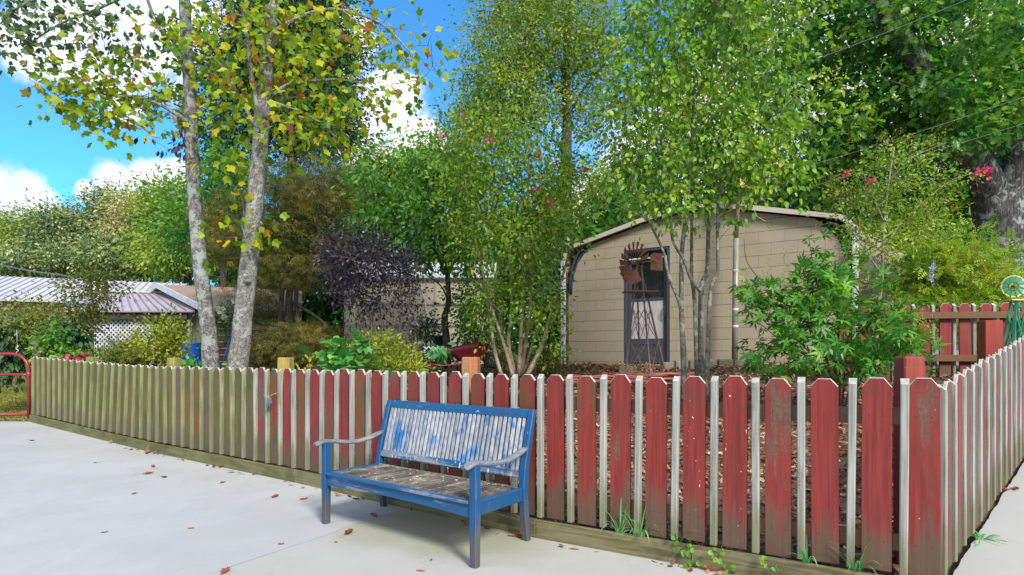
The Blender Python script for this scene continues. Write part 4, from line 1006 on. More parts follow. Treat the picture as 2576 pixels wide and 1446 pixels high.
# ---- pear with slim grey stems
def pear():
    D = 7.6; root = thing('pear_tree', 'multi-stemmed pear tree with slim mottled grey stems before the tan shed', 'tree', (P(1755,960,D).x, D, 0.60))
    s = [(pp([(1722,1010),(1721,954),(1718,860),(1714,762),(1716,626),(1729,519),(1738,400),(1745,250),(1752,80),(1756,-80)],7.6), .046, .012),
         (pp([(1712,775),(1706,753),(1682,694),(1669,633),(1630,551),(1613,512),(1590,440),(1575,340),(1570,200)],7.4), .024, .006),
         (pp([(1753,1010),(1753,951),(1748,762),(1740,698),(1740,610),(1743,519),(1765,350),(1790,180),(1810,-40)],7.8), .034, .010),
         (pp([(1763,1010),(1763,951),(1764,733),(1779,681),(1782,584),(1786,486),(1815,330),(1850,180),(1890,10)],7.6), .044, .010),
         (pp([(1763,735),(1737,698),(1721,655),(1691,600),(1688,525),(1670,420),(1655,280),(1650,100)],7.5), .026, .006),
         (pp([(1780,1010),(1779,951),(1787,736),(1805,688),(1805,610),(1810,486),(1850,400),(1920,320),(2000,240)],7.4), .034, .008),
         (pp([(1782,584),(1830,520),(1900,460),(1980,420)],7.4), .016, .005),
         (pp([(1630,551),(1560,520),(1500,490)],7.4), .012, .004)]
    stems_mesh(root, 'trunk', s, M['bark_pear'], 10, 0.10); sk = dense(s, 0.3)
    c = foliage('crown', [(1720,90,7.6,170,130,1.1),(1850,200,7.5,170,150,1.1),(1620,220,7.5,140,150,1.0),(1780,380,7.5,180,110,1.1),(1960,300,7.4,130,130,0.9),(1590,400,7.5,110,90,0.8),(1900,440,7.3,120,60,0.7),(1680,500,7.4,120,60,0.6,.7),(1560,510,7.5,80,35,0.4,.5),(1800,530,7.3,110,40,0.5,.5),(1700,-60,7.6,200,110,1.1),(1900,0,7.5,160,120,1)],
                850, 13, 0.14, 0.070, 'heart', M['l_pear'], root, 31, droop=1.1, up=0.25, flat=0.9)
    twigs(root, 'branches', sk, c, M['twig'], 0.006, 0.10, 3, lo=0.4)
pear()
# ---- crape myrtle thicket in the middle
def crape_mid():
    D = 9.6; root = thing('crape_myrtle', 'tall multi-stemmed crape myrtle thicket left of the tan shed, a few crimson blooms', 'tree', (P(1300,940,D).x, D, 0.95))
    s = [(pp([(1262,945),(1244,880),(1231,789),(1215,683),(1185,551),(1170,450)],9.6),.035,.008),
         (pp([(1290,945),(1275,890),(1261,845),(1234,759),(1225,640),(1230,480)],9.5),.036,.008),
         (pp([(1296,945),(1279,860),(1287,777),(1280,640),(1260,500),(1245,400)],9.7),.042,.008),
         (pp([(1305,945),(1313,796),(1321,607),(1330,450),(1330,330)],9.6),.040,.008),
         (pp([(1310,945),(1332,781),(1338,627),(1325,532),(1300,380)],9.8),.038,.008),
         (pp([(1325,945),(1362,872),(1385,789),(1419,683),(1445,570),(1475,495)],9.5),.044,.007),
         (pp([(1315,945),(1350,820),(1380,640),(1395,470)],9.9),.030,.006)]
    stems_mesh(root, 'trunk', s, M['bark_crape'], 9, 0.12); sk = dense(s, 0.3)
    bl = [(1230,420,9.6,120,150,1.1),(1340,440,9.6,110,140,1.1),(1180,560,9.8,80,110,0.9),(1290,600,9.4,120,90,0.9),(1390,560,9.5,80,100,0.8),(1150,360,9.7,70,80,.8,.8),(1250,310,9.7,90,50,.8,.8),(1260,740,9.4,80,70,0.6,.75),(1350,740,9.3,80,80,0.6,.7),(1420,430,9.6,50,80,.7),(1380,850,9.4,50,45,.4,.4),(1215,810,9.6,45,60,.4,.4)]
    c = foliage('crown', bl, 900, 14, 0.14, 0.072, 'oval', M['l_crape'], root, 41, droop=0.3, up=0.5, flat=1.3)
    blooms('bloom', [(1240,340,9.3,160,60,.5),(1400,420,9.1,100,60,.4),(1330,500,9.0,60,60,.4)], 12, 7, 0.03, 0.03, 'flower', M['l_pink'], root, 42)
    twigs(root, 'branches', sk, c[::3], M['twig_tan'], 0.006, 0.06, 4, lo=0.6)
crape_mid()

def tree(name, label, cat, base, stems, blobs, spec, m, bark_m, seed, group=None, tw=0.5, twm='twig', sides=8, **kw):
    """base (x,y,D); stems as (path, r0, r1); spec = (clumps, per, clump radius, leaf size, template)"""
    bw = P(*base); root = thing(name, label, cat, (bw.x, bw.y, bw.z), group)
    st = [(pp(p_, base[2]), a, b) for (p_, a, b) in stems]
    if st: stems_mesh(root, 'trunk' if cat == 'tree' else 'stems', st, M[bark_m], sides)
    else: st = [([bw+Vector((0,0,-.1)), bw+Vector((0,0,.25))], 0.03, 0.02)]
    c = foliage('crown' if cat == 'tree' else 'foliage', blobs, *spec, M[m], root, seed, **kw)
    if tw: twigs(root, 'branches', dense(st, 0.4), c[::max(1, int(1/tw))], M[twm], 0.008*max(1, base[2]/12), 0.12, seed, lo=0.3)
    return root
# ---- garden shrubs and trees, nearer first
def gy(x, D):      # picture row of the ground at column x and depth D
    X = (x-CX)/F*D; return YH+(EYE-ground(X, D))*F/D
def base(x, D): return (x, gy(x, D), D)

def chaste():
    D = 6.6; g0 = gy(2110, D); root = thing('chaste_tree', 'leafy green chaste tree bush with long dark stems right of the shed door', 'shrub', tuple(P(2110, g0, D)))
    s = [([(2105,g0+5),(2080,900),(2040,830),(1990,760),(1930,720),(1880,660),(1872,600)],.014,.004),
         ([(2110,g0+5),(2095,880),(2070,800),(2060,740),(2045,660),(2035,600)],.015,.004),
         ([(2115,g0+5),(2110,860),(2105,760),(2110,690),(2130,640),(2140,600)],.015,.004),
         ([(2118,g0+5),(2130,880),(2150,800),(2175,740),(2190,690)],.013,.004),
         ([(2120,g0+5),(2160,890),(2200,830),(2240,790),(2290,740)],.013,.004),
         ([(2125,g0+5),(2190,910),(2250,880),(2300,830)],.012,.004),
         ([(2100,g0+5),(2040,910),(1980,870),(1920,820)],.012,.004)]
    st = [(pp(p_, D-0.0), a, b) for p_, a, b in s]; stems_mesh(root, 'stems', st, M['twig_red'], 6)
    bl = [(2050,640,6.6,45,55,.3,.6),(2040,720,6.6,60,60,.35),(2110,680,6.6,60,60,.35,.9),(2120,800,6.5,110,90,.45),(1990,800,6.6,90,60,.4,.8),(1920,760,6.7,60,60,.3,.6),(1880,680,6.7,35,80,.25,.5),(1960,880,6.5,90,60,.4),(2090,900,6.3,140,70,.5),(2230,830,6.3,80,75,.4,.9),(2200,910,6.1,90,50,.4),(2280,860,6.3,45,60,.3,.7),(2240,740,6.5,60,40,.3,.5)]
    c = foliage('foliage', bl, 270, 4, 0.08, 0.125, 'palm', M['l_chaste'], root, 51, droop=0.15, up=0.9, flat=0.7)
    blooms('flower_spike', [(1960,700,6.6,90,60,.3,.5),(2270,780,6.2,70,60,.3),(2300,820,6.1,40,60,.3)], 26, 34, 0.011, 0.020, 'tiny', M['l_yellow'], root, 52, flat=6)
    blooms('blue_flower_spike', [(2345,690,6.4,8,16,.05)], 3, 34, 0.011, 0.020, 'tiny', M['l_lav'], root, 53, flat=5)
    twigs(root, 'twigs', dense(st, 0.15), c, M['twig_red'], 0.004, 0.08, 5, lo=0.2)
chaste()
def crape_right():
    D = 7.15; g0 = gy(2205, D); root = thing('crape_myrtle', 'young crape myrtle with one pale slim trunk and tan seed heads against the oak', 'tree', tuple(P(2205, g0, D)))
    s = [([(2203,g0+8),(2204,860),(2209,790),(2214,730),(2219,690),(2222,600),(2228,520),(2240,430),(2250,370)],.036,.006),
         ([(2218,690),(2170,620),(2130,560),(2110,500)],.010,.003),([(2221,640),(2260,570),(2320,510),(2400,450),(2476,432)],.011,.003),
         ([(2222,600),(2280,560),(2350,540)],.008,.003),([(2225,560),(2190,480),(2170,430)],.008,.003),([(2235,460),(2290,400),(2370,362)],.007,.003)]
    st = [(pp(p_, D), a, b) for p_, a, b in s]; stems_mesh(root, 'trunk', st, M['bark_crape'], 9)
    bl = [(2230,450,7.2,90,80,.5),(2150,520,7.2,80,80,.5),(2250,570,7.2,110,80,.5),(2170,610,7.1,70,50,.4,.8),(2340,480,7.2,80,50,.4,.7),(2270,390,7.2,80,40,.4,.8),(2320,570,7.2,70,50,.4,.6),(2420,440,7.1,60,14,.1,.9),(2150,720,7.0,50,60,.3,.25)]
    c = foliage('crown', bl, 380, 12, 0.085, 0.042, 'oval', M['l_nandina'], root, 61, droop=0.2, up=0.5)
    foliage('seed_heads', [(2360,380,7.2,45,25,.2),(2270,350,7.2,90,25,.3),(2380,520,7.2,50,40,.2),(2120,480,7.2,60,50,.3),(2360,410,7.2,40,15,.1)], 50, 22, 0.055, 0.020, 'tiny', M['l_seed'], root, 62)
    blooms('bloom', [(2478,432,7.1,10,9,.04)], 4, 12, 0.03, 0.03, 'flower', M['l_pink'], root, 63)
    blooms('bloom', [(2190,455,7.1,8,6,.03),(2130,440,7.1,6,6,.03)], 3, 8, 0.02, 0.026, 'flower', M['l_pink'], root, 64)
    twigs(root, 'branches', dense(st, 0.15), c, M['twig_tan'], 0.004, 0.08, 6, lo=0.3)
crape_right()

tree('nandina_bush', 'broad yellow-green feathery bush with reddish tips behind the dark red back fence', 'shrub', base(2360,9.4), [([(2360,930),(2330,850),(2280,760)],.02,.008),([(2365,930),(2400,850),(2440,740)],.02,.008)],
     [(2320,690,9.4,80,65,.8),(2400,680,9.3,100,75,.9),(2450,720,9.2,80,55,.7),(2410,610,9.6,60,28,.4,.5),(2390,790,9.0,140,60,.6),(2500,690,9.3,50,30,.4,.5)], (400,9,0.14,0.16,'pinn'), 'l_nandina', 'twig_tan', 71, droop=0.1, up=0.9, shell=3)
tree('redbud_shrub', 'tall green shrub filling the gap between the thicket and the shed', 'shrub', base(1380,13.4), [([(1380,930),(1380,800),(1385,700)],.03,.01)],
     [(1390,640,13.6,70,90,.7),(1370,780,13.4,60,90,.7),(1180,760,11.6,60,90,.7),(1200,850,11.4,70,50,.6)], (260,10,0.2,0.085,'oval'), 'l_dark', 'twig', 72)
tree('evergreen_bush', 'dense glossy green bush beside the greenhouse right of the slim dark trunk', 'shrub', base(1195,10.8), [([(1195,930),(1195,860),(1190,800)],.03,.01)],
     [(1195,790,10.8,55,80,.6),(1180,730,10.8,40,50,.5),(1215,850,10.7,50,45,.5)], (150,14,0.12,0.055,'oval'), 'l_green', 'twig', 73)
tree('dogwood_tree', 'green spreading tree with a slim dark trunk in front of the greenhouse', 'tree', base(1125,11.2), [([(1125,925),(1123,860),(1119,800),(1128,760),(1126,700),(1120,640),(1100,560),(1080,470)],.085,.02),([(1127,760),(1110,720),(1070,690)],.02,.008),([(1124,700),(1150,640),(1180,560)],.03,.01),([(1122,690),(1080,610),(1010,560),(940,500)],.035,.01)],
     [(1010,470,11.4,110,80,1.2),(1110,560,11.2,110,90,1.2),(960,560,11.6,90,60,1.0),(1090,420,11.5,110,70,1.1),(1150,650,11.0,80,40,.7,.8),(1040,640,11.0,80,40,.7,.8),(1180,470,11.4,70,80,.9),(920,430,11.8,60,60,.8)], (560,11,0.2,0.11,'oval'), 'l_green', 'bark_dark', 74, droop=0.8, up=0.7, flat=0.5)
tree('purple_shrub', 'dark purple-leaved shrub with thin bare stems in front of the greenhouse', 'shrub', base(960,9.6), [([(975,940),(960,880),(930,790),(890,720),(860,650)],.032,.008),([(985,940),(1000,860),(1010,760),(1000,680)],.022,.006),([(965,940),(935,850),(945,760),(975,690)],.028,.006),([(1050,930),(1045,860),(1042,780),(1035,700)],.018,.005),([(990,930),(975,840),(930,740)],.014,.004)],
     [(830,610,9.6,35,70,.4,.7),(860,670,9.6,70,60,.5,1.2),(930,660,9.6,90,70,.6,1.3),(1010,680,9.6,60,60,.5),(1030,760,9.5,35,60,.4,.6),(900,760,9.5,60,50,.4,.7),(1045,840,9.4,30,50,.3,.5),(960,740,9.5,50,60,.4,.5),(990,830,9.5,40,40,.3,.2)], (420,15,0.11,0.055,'oval'), 'l_purple', 'twig', 75, flat=1.4, tw=0.7)
tree('japanese_maple', 'low mounded laceleaf maple with olive gold drooping leaves right of the pale trunks', 'shrub', base(755,10.2), [([(755,940),(758,890),(745,850)],.05,.02)],
     [(755,865,10.2,110,50,.9),(700,880,10.2,70,45,.7),(815,870,10.1,65,45,.7),(760,835,10.3,80,30,.7),(670,905,10.0,40,30,.4)], (360,12,0.12,0.09,'lace'), 'l_mound', 'bark_dark', 76, droop=0.9, up=0.8, flat=0.4, shell=3.5)
tree('maple_tree', 'spreading maple turning olive and gold behind the pale trunks, several dark stems', 'tree', base(735,14.0), [([(705,930),(704,850),(706,780),(712,700),(700,600)],.10,.03),([(735,930),(727,800),(730,700),(740,560),(750,450)],.13,.03),([(765,900),(752,820),(745,740),(770,640),(820,560)],.09,.02),([(735,760),(800,800),(870,860)],.05,.02),([(712,700),(650,620),(590,570)],.05,.015)],
     [(700,560,14.2,130,110,1.8),(800,520,14.2,110,100,1.7),(610,620,14.0,100,70,1.3),(730,680,13.8,130,60,1.3),(850,450,14.4,70,70,1.2),(570,560,14.4,50,80,1.0),(640,760,13.8,60,50,.8,.7),(810,640,13.8,90,60,1.1),(740,440,14.6,100,60,1.3)], (900,14,0.24,0.13,'lace'), 'l_maple', 'bark_dark', 77, droop=0.6, up=0.9, flat=0.4)
def fig():
    D = 8.2; g0 = gy(870, D); root = thing('fig_plant', 'bright green plant with big lobed leaves rising just above the pickets', 'shrub', tuple(P(870, g0, D)))
    s = [([(880,g0),(870,930),(855,895),(835,870)],.014,.006),([(885,g0),(872,925),(860,880),(868,845)],.014,.006),([(895,g0),(905,930),(925,900)],.012,.006),([(870,g0),(845,930),(820,905)],.012,.006)]
    stems_mesh(root, 'stems', [(pp(p_, D), a, b) for p_, a, b in s], M['twig'], 6)
    foliage('foliage', [(880,865,8.1,50,22,.2),(835,885,8.1,40,22,.2),(900,900,8.0,55,25,.25),(850,920,8.0,55,22,.25),(940,925,8.0,40,15,.2,.6)], 44, 2, 0.05, 0.135, 'broad', M['l_fig'], root, 81, droop=0.3, up=1.6, flat=0.5)
fig()
tree('green_shrub', 'fine-leaved yellow-green shrub beside the big-leaved fig plant', 'shrub', base(985,8.6), [], [(950,880,8.7,60,45,.5),(1010,905,8.6,50,45,.5),(930,920,8.5,70,30,.4),(1025,930,8.4,40,25,.4),(780,925,8.5,25,25,.3,.4)], (300,10,0.08,0.055,'oval'), 'l_yellow', 'twig', 82, droop=-0.2, tw=0.3)
# left garden
tree('rose_of_sharon_bush', 'wide olive-green bush with brown tips at the far left, in front of the white roof', 'shrub', base(85,12.4), [([(90,985),(95,900),(80,800)],.04,.015),([(95,985),(120,880),(150,790)],.035,.012)],
     [(60,825,12.4,90,45,1.0),(140,815,12.4,55,42,.9),(20,810,12.6,60,50,.8),(110,775,12.4,80,30,.7,.4),(90,850,12.2,90,40,.8),(130,730,12.4,60,25,.5,.15)], (360,12,0.15,0.075,'oval'), 'l_olive', 'twig', 91)
tree('small_tree', 'thin-trunked small tree with sparse brownish leaves just left of the lattice', 'tree', base(232,11.9), [([(233,960),(231,890),(232,820),(233,760),(225,700)],.045,.015),([(231,880),(215,840),(180,810)],.016,.008),([(232,800),(250,750),(270,720)],.016,.006),([(232,840),(225,800),(222,770)],.012,.006)],
     [(230,720,11.9,60,40,.5),(250,700,11.9,50,25,.4,.7),(215,770,11.9,55,40,.5),(200,820,11.9,35,30,.3,.6),(300,725,11.8,40,15,.2,.25)], (170,10,0.13,0.075,'oval'), 'l_olive', 'bark_crape', 92)
tree('weeping_shrub', 'dark green weeping shrub with strap-like leaves under the olive bush', 'shrub', base(200,11.7), [], [(188,865,11.7,26,42,.3),(20,870,12.0,50,70,.6),(160,880,11.8,30,40,.4)], (240,12,0.14,0.13,'tiny'), 'l_dark', 'twig', 93, droop=3.0, flat=1.4, tw=0)
tree('climbing_vine', 'light green climbing vine rising beside the tall brown post', 'vine', base(145,11.2), [([(150,960),(148,880),(143,820)],.012,.005)], [(145,850,11.2,20,45,.2),(110,880,11.2,22,35,.2),(160,895,11.1,30,20,.2),(108,840,11.3,15,12,.1)], (60,7,0.08,0.085,'heart'), 'l_green', 'twig', 94)
tree('yellow_shrub', 'tall yellow-green shrub with orange tips in front of the porch', 'shrub', base(400,11.0), [([(400,950),(398,870),(410,800)],.02,.008),([(405,950),(430,870),(440,800)],.02,.008)],
     [(410,850,11.0,55,60,.5),(400,890,11.0,25,25,.4),(432,855,11.0,30,35,.4),(420,805,11.2,40,12,.2,.3),(445,820,11.1,30,15,.3,.4),(440,900,10.9,25,20,.3,.5)], (190,11,0.12,0.065,'oval'), 'l_yellow', 'twig', 95, droop=-0.2)
tree('laceleaf_shrub', 'rounded green-gold lacy shrub low in front of the lattice', 'shrub', base(310,11.6), [], [(320,872,11.6,40,22,.4),(290,898,11.6,40,22,.4),(350,885,11.5,30,25,.4)], (130,10,0.12,0.10,'lace'), 'l_olive', 'twig', 96, droop=0.6, up=0.9, tw=0)
tree('white_rose_bush', 'climbing rose with white blooms on the brown metal wall between the two pale trunks', 'shrub', base(575,12.6), [([(575,930),(572,850),(570,800)],.015,.006)], [(570,815,12.6,35,50,.35),(560,790,12.6,25,25,.3),(600,770,12.6,20,20,.2,.4)], (90,11,0.12,0.06,'oval'), 'l_dark', 'twig', 97)
def roses():
    r = thing('rose_bush', 'low red roses peeping over the far left pickets', 'shrub', tuple(P(170, gy(170,11.3), 11.3)))
    foliage('foliage', [(180,905,11.2,60,14,.3),(250,900,11.3,40,14,.3)], 70, 8, 0.09, 0.06, 'oval', M['l_green'], r, 98)
    blooms('bloom', [(175,908,11.0,30,8,.1),(188,890,11.1,5,5,.05),(213,894,11.1,5,5,.05)], 12, 9, 0.035, 0.045, 'flower', M['l_pink'], r, 99)
    r = thing('white_blooms', 'white rose blooms beside the pale left trunk', 'flower', tuple(P(556,800,12.4)))
    blooms('bloom', [(556,780,12.3,16,12,.1),(560,800,12.3,14,14,.1),(595,752,12.3,10,10,.1)], 7, 8, 0.025, 0.045, 'flower', M['l_white'], r, 100)
roses()
tree('lambs_ear_plant', 'low broad-leaved green plants at the foot of the blue barrel', 'plant', base(500,10.2), [], [(490,925,10.1,40,10,.3),(590,925,9.8,30,8,.3,.4)], (40,6,0.08,0.11,'oval'), 'l_fig', 'twig', 101, droop=-0.3, up=1.4, tw=0)
tree('low_shrub', 'small dark shrub at the foot of the crape myrtle thicket beside the shed corner', 'shrub', base(1400,10.4), [], [(1390,900,10.4,40,28,.4),(1260,905,10.5,60,22,.3,.5)], (90,10,0.1,0.06,'oval'), 'l_olive', 'twig', 102, tw=0.4)
tree('spiky_plant', 'pale green drooping strap-leaved plant by the red wheelbarrow', 'plant', base(1103,10.0), [], [(1103,885,10.0,14,22,.15)], (14,8,0.05,0.16,'tiny'), 'l_strap', 'twig', 103, droop=1.6, tw=0)
tree('potted_shrub', 'dark leafy potted shrub standing inside the greenhouse front', 'shrub', base(1072,13.0), [([(1072,900),(1072,850)],.02,.01)], [(1068,830,13.0,28,32,.3),(1090,800,13.2,22,18,.2,.4)], (60,12,0.1,0.07,'oval'), 'l_dark', 'twig', 104, tw=0.3)

# ---- big trees behind
tree('oak_tree', 'huge old oak at the right with a massive grey furrowed trunk and heavy slanting limb', 'tree', base(2515,14.6),
     [([(2540,930),(2528,760),(2518,650),(2510,560),(2498,490)],.64,.46),([(2500,500),(2462,420,14.2),(2400,330,13.8),(2335,230,13.4),(2300,150,13.2),(2240,60,13.0),(2205,0,13.0),(2190,-80,13.0)],.36,.17),
      ([(2520,640),(2530,560),(2545,480),(2556,380),(2560,250),(2540,100),(2530,-60)],.44,.18),
      ([(2400,330),(2310,310),(2200,280),(2120,300)],.10,.03),([(2300,150),(2380,60),(2440,-20)],.12,.04),([(2335,230),(2270,200),(2190,215)],.08,.03),
      ([(2556,380),(2480,330),(2420,200),(2400,120)],.12,.04),([(2560,250),(2620,150),(2700,100)],.15,.05)],
     [(2100,90,14.5,150,110,2.2),(2260,60,13.6,140,100,1.8),(2420,110,13.5,160,120,2.0),(2540,60,14.5,110,110,2.0),(2200,250,14.0,150,90,2.0),(2360,250,13.6,140,90,1.6),(2500,270,13.6,120,110,1.6),(2100,360,14.6,130,80,1.8),(2250,380,14.4,130,60,1.5),(2400,340,12.9,110,60,.6,1.0),(2300,60,12.6,60,50,.3,.7),(2390,230,12.6,80,40,.3,.8),(2230,470,15.2,140,70,1.2,.9),(2040,470,15.5,140,70,1.5),(2000,200,15,100,100,1.5,.7),(2250,-80,14,400,90,2.5),(2620,200,14,120,200,2,.5)],
     (820,22,0.28,0.17,'oak'), 'l_oak', 'bark_oak', 110, droop=0.6, up=0.7, flat=0.55, tw=0.35, sides=16)
G3 = 'tall trees behind the garden'
tree('poplar_tree', 'tall slender-trunked poplar with airy green and yellow leaves behind the crape myrtles', 'tree', base(1425,24), [([(1420,930),(1422,600),(1424,380),(1427,300),(1422,200),(1428,100),(1432,-60)],.30,.10),([(1424,300),(1470,220),(1530,150)],.07,.03),([(1422,250),(1370,180),(1310,120)],.07,.03),([(1424,380),(1360,330),(1280,300)],.06,.02),([(1428,200),(1490,130),(1520,60)],.06,.02)],
     [(1300,120,24,110,110,3),(1240,220,24,100,90,3),(1380,100,24,110,130,3),(1500,90,24,90,110,2.5),(1320,260,24,110,80,2.5),(1450,250,24,50,90,2,.5),(1210,300,24,90,70,2),(1350,-40,24,200,90,3),(1220,80,24,60,80,2.0,.5),(1520,250,24.5,90,100,2,.7)], (1500,26,0.36,0.14,'tiny'), 'l_bg', 'bark_dark', 111, G3, tw=0.3, shell=2)
tree('evergreen_oak', 'tall dark green tree behind the pale tulip trunks', 'tree', base(740,22), [([(740,930),(738,600),(735,400),(738,200),(742,60)],.30,.10),([(735,400),(660,300),(600,220)],.08,.03),([(738,300),(800,220),(850,150)],.08,.03)],
     [(720,60,22,150,100,3),(640,180,22,110,110,2.5),(800,180,22,100,120,2.5),(740,300,22,140,90,2.5),(570,330,22,80,100,2,.8),(850,320,22,70,90,2,.8),(560,180,22,55,80,2,.5),(880,80,22,50,90,2,.5),(700,-60,22,180,80,3)], (2100,30,0.34,0.14,'tiny'), 'l_dark', 'bark_dark', 112, G3, tw=0.3, shell=2)
tree('holly_tree', 'dark leafy tree standing between the two pale trunks down to the brown roof', 'tree', base(560,19), [([(560,930),(562,760),(558,600)],.16,.06)], [(550,500,19,60,100,1.6),(500,600,19,60,80,1.4),(590,450,19,60,80,1.5),(460,560,20,45,90,1.4)], (380,22,0.32,0.15,'tiny'), 'l_oak', 'bark_dark', 113, G3, tw=0.2)
for i, (x, y, D, rx, ry, m, lab) in enumerate([
    (960,470,26,130,110,'l_gold','yellow-green tree crown behind the dogwood, left of the myrtles'),
    (1130,440,28,120,110,'l_bg','pale green tree behind the top of the dogwood'),
    (1490,520,22,150,110,'l_bg','green tree showing behind the shed roof at its left end'),
    (1650,470,24,150,130,'l_dark','dark green tree behind the shed, screened by the pear crown'),
    (1850,480,22,140,120,'l_oak','green tree behind the shed just left of the bell pole'),
    (2010,520,20,130,90,'l_dark','dark tree behind the right half of the arched roof'),
    (2200,560,21,150,110,'l_gold','yellow-green tree behind the young crape myrtle'),
    (2390,560,22,130,130,'l_dark','dark tree between the young crape myrtle and the oak trunk'),
    (870,560,18,110,110,'l_maple','dim olive tree crown behind the purple shrub and maple'),
    (2300,400,23,120,110,'l_dark','dark tree crown just above the young crape myrtle'),
    (2130,420,21,110,100,'l_oak','green tree crown left of the young crape myrtle top'),
    (2500,400,20,100,110,'l_dark','dark tree crown showing in the fork of the oak trunk'),
    (2600,600,20,120,200,'l_dark','dark tree at the right edge behind the oak trunk'),
    (2080,250,30,200,180,'l_gold','tree coloured backlit yellow far behind the oak crown on its left side'),
    (2420,180,32,220,200,'l_gold','tree coloured backlit yellow far behind the oak at the upper right corner'),
    (1740,280,27,150,150,'l_bg','pale green tree far behind the middle of the pear crown'),
    (1880,60,32,160,160,'l_gold','yellow tree showing high between the pear and the oak'),
    (1250,640,18,150,100,'l_dark','dark green tree low behind the crape myrtle thicket'),
    (860,690,20,120,110,'l_dark','dark green tree low behind the purple shrub'),
    (660,700,24,110,90,'l_bg','green tree beyond the pink roof seen between the maple stems'),
    (1060,620,21,120,120,'l_oak','green tree directly behind the greenhouse roof')]):
    k = D/20.0
    dens = 210 if m != 'l_gold' else 180
    tree('background_tree', lab, 'tree', base(x, D), [([(x, 930), (x+8, y+ry*0.6), (x, y), (x-6, y-ry*0.7)], .16*k, .05*k), ([(x+8, y+ry*.6), (x+rx*.5, y-ry*.1)], .06*k, .02*k), ([(x+8, y+ry*.6), (x-rx*.5, y-ry*.2)], .06*k, .02*k)],
         [(x-rx*.4, y-ry*.15, D, rx*.6, ry*.7, 1.8*k), (x+rx*.4, y, D, rx*.6, ry*.65, 1.8*k), (x, y-ry*.5, D, rx*.55, ry*.5, 1.6*k), (x, y+ry*.5, D, rx*.8, ry*.45, 1.6*k, .8)],
         (int(dens*1.45), 24, 0.34*k, 0.135*k**.6, 'tiny'), m, 'bark_dark', 200+i, G3, tw=0.15, sides=6)
for i, (x, y, rx, ry, D, m, lab) in enumerate([
    (15,620,60,75,44,'l_farold','pale gold distant tree at the left edge above the white roof'),
    (95,610,65,75,42,'l_bg','hazy green and gold distant tree, second from the left edge'),
    (180,600,65,80,38,'l_far','distant tree with a pale yellow top above the porch roof, left of the tallest'),
    (285,570,75,105,40,'l_far','distant tree with a broad sunlit top in the middle of the left tree line'),
    (375,565,60,90,38,'l_farold','distant tree with the palest yellow top beside the left pale trunk'),
    (440,560,45,115,34,'l_bg','darker green distant tree right behind the left pale trunk'),
    (330,650,90,60,36,'l_far','lower distant tree crown just above the porch ridge'),
    (470,640,60,60,30,'l_bg','small distant tree between the pale trunks above the pink roof'),
    (120,665,130,45,36,'l_far','low distant tree belt crown just above the white ridge')]):
    tree('distant_tree', lab, 'tree', base(x, D), [([(x, 910), (x+3, y+20), (x, y-20)], .3, .1)],
         [(x, y, D, rx, ry*.7, 3.5), (x-rx*.4, y+ry*.3, D, rx*.7, ry*.6, 3), (x+rx*.35, y-ry*.35, D, rx*.6, ry*.55, 3), (x-rx*.3, y-ry*.5, D, rx*.45, ry*.4, 2.5)],
         (250, 44, 0.50, 0.21, 'tiny'), m, 'bark_dark', 300+i, 'distant trees beyond the left roofs', tw=0.1, sides=6, minz=1.5)
def hedge():
    # understorey far behind: nobody could count it
    rg = np.random.default_rng(7); N = 75000
    x = np.concatenate([rg.uniform(-70, 60, 30000), rg.uniform(-10, 22, 45000)]); y = np.where(np.arange(N) < 30000, 36, 21.5)+rg.normal(0, 1.2, N)+np.where(np.arange(N) < 30000, np.abs(x)*0.12, 0); h = 4.6+1.2*np.sin(x*0.5)+0.8*np.sin(x*1.7+1)
    z = 0.9+h*rg.random(N)**0.9; pos = np.stack([x, y, z], 1)
    o = leaves('woodland_undergrowth', pos, rg.normal(size=(N,3)), rg.normal(size=(N,3))*.6+np.array([0,-.3,.6]), rg.uniform(.25,.45,N), 'tiny', M['l_oak'], None, 7)
    tag(o, 'dark leafy undergrowth closing the view behind the garden trees', 'undergrowth', kind='stuff')
hedge()

# ------------------------------------------------------------------ ground litter, grass tufts, fallen leaves
def litter():
    rg = np.random.default_rng(17); pos = []
    while len(pos) < 30000:
        X = rg.uniform(-8.5, 8.5, 6000); Y = rg.uniform(3.0, 12.5, 6000)
        for a, b in zip(X, Y):
            s = (b-fline(a))*0.83; s2 = -((a-RC.x)*RN.x+(b-RC.y)*RN.y)
            if -0.10 < s < -0.05 and -6 < a < 1.5 and rg.random() < 0.4: pos.append((a, b, outer(a, b)+.008)); continue
            if s < 0.10 or (a > 1.5 and s2 < 0.12) or s > 7.5: continue
            if a < 0 and rg.random() < 0.45: continue
            pos.append((a, b, gz(a, b)+rg.uniform(0.0, 0.035)))
    pos = np.array(pos); N = len(pos); ax = rg.normal(size=(N,3)); ax[:,2] *= 0.35
    nr = rg.normal(size=(N,3))*0.5; nr[:,2] += 1
    o = leaves('leaf_litter', pos, ax, nr, rg.uniform(0.035, 0.085, N), 'oval', M['l_litter'], None, 17); tag(o, 'brown dry leaf and bark litter covering the garden bed behind the pickets', 'leaf litter', kind='stuff')
litter()
def lawn():
    rg = np.random.default_rng(19); N = 26000; x = rg.uniform(-16, -8.9, N); y = rg.uniform(10.95, 19, N)
    z = np.array([gz(a, b) for a, b in zip(x, y)]); pos = np.stack([x, y, z], 1); ax = rg.normal(size=(N,3))*.5; ax[:,2] = 1
    o = leaves('lawn_grass', pos, ax, rg.normal(size=(N,3)), rg.uniform(.03,.08,N), 'tiny', M['l_grass'], None, 19); tag(o, 'short yellowing lawn grass beyond the red gate', 'grass', kind='stuff')
lawn()
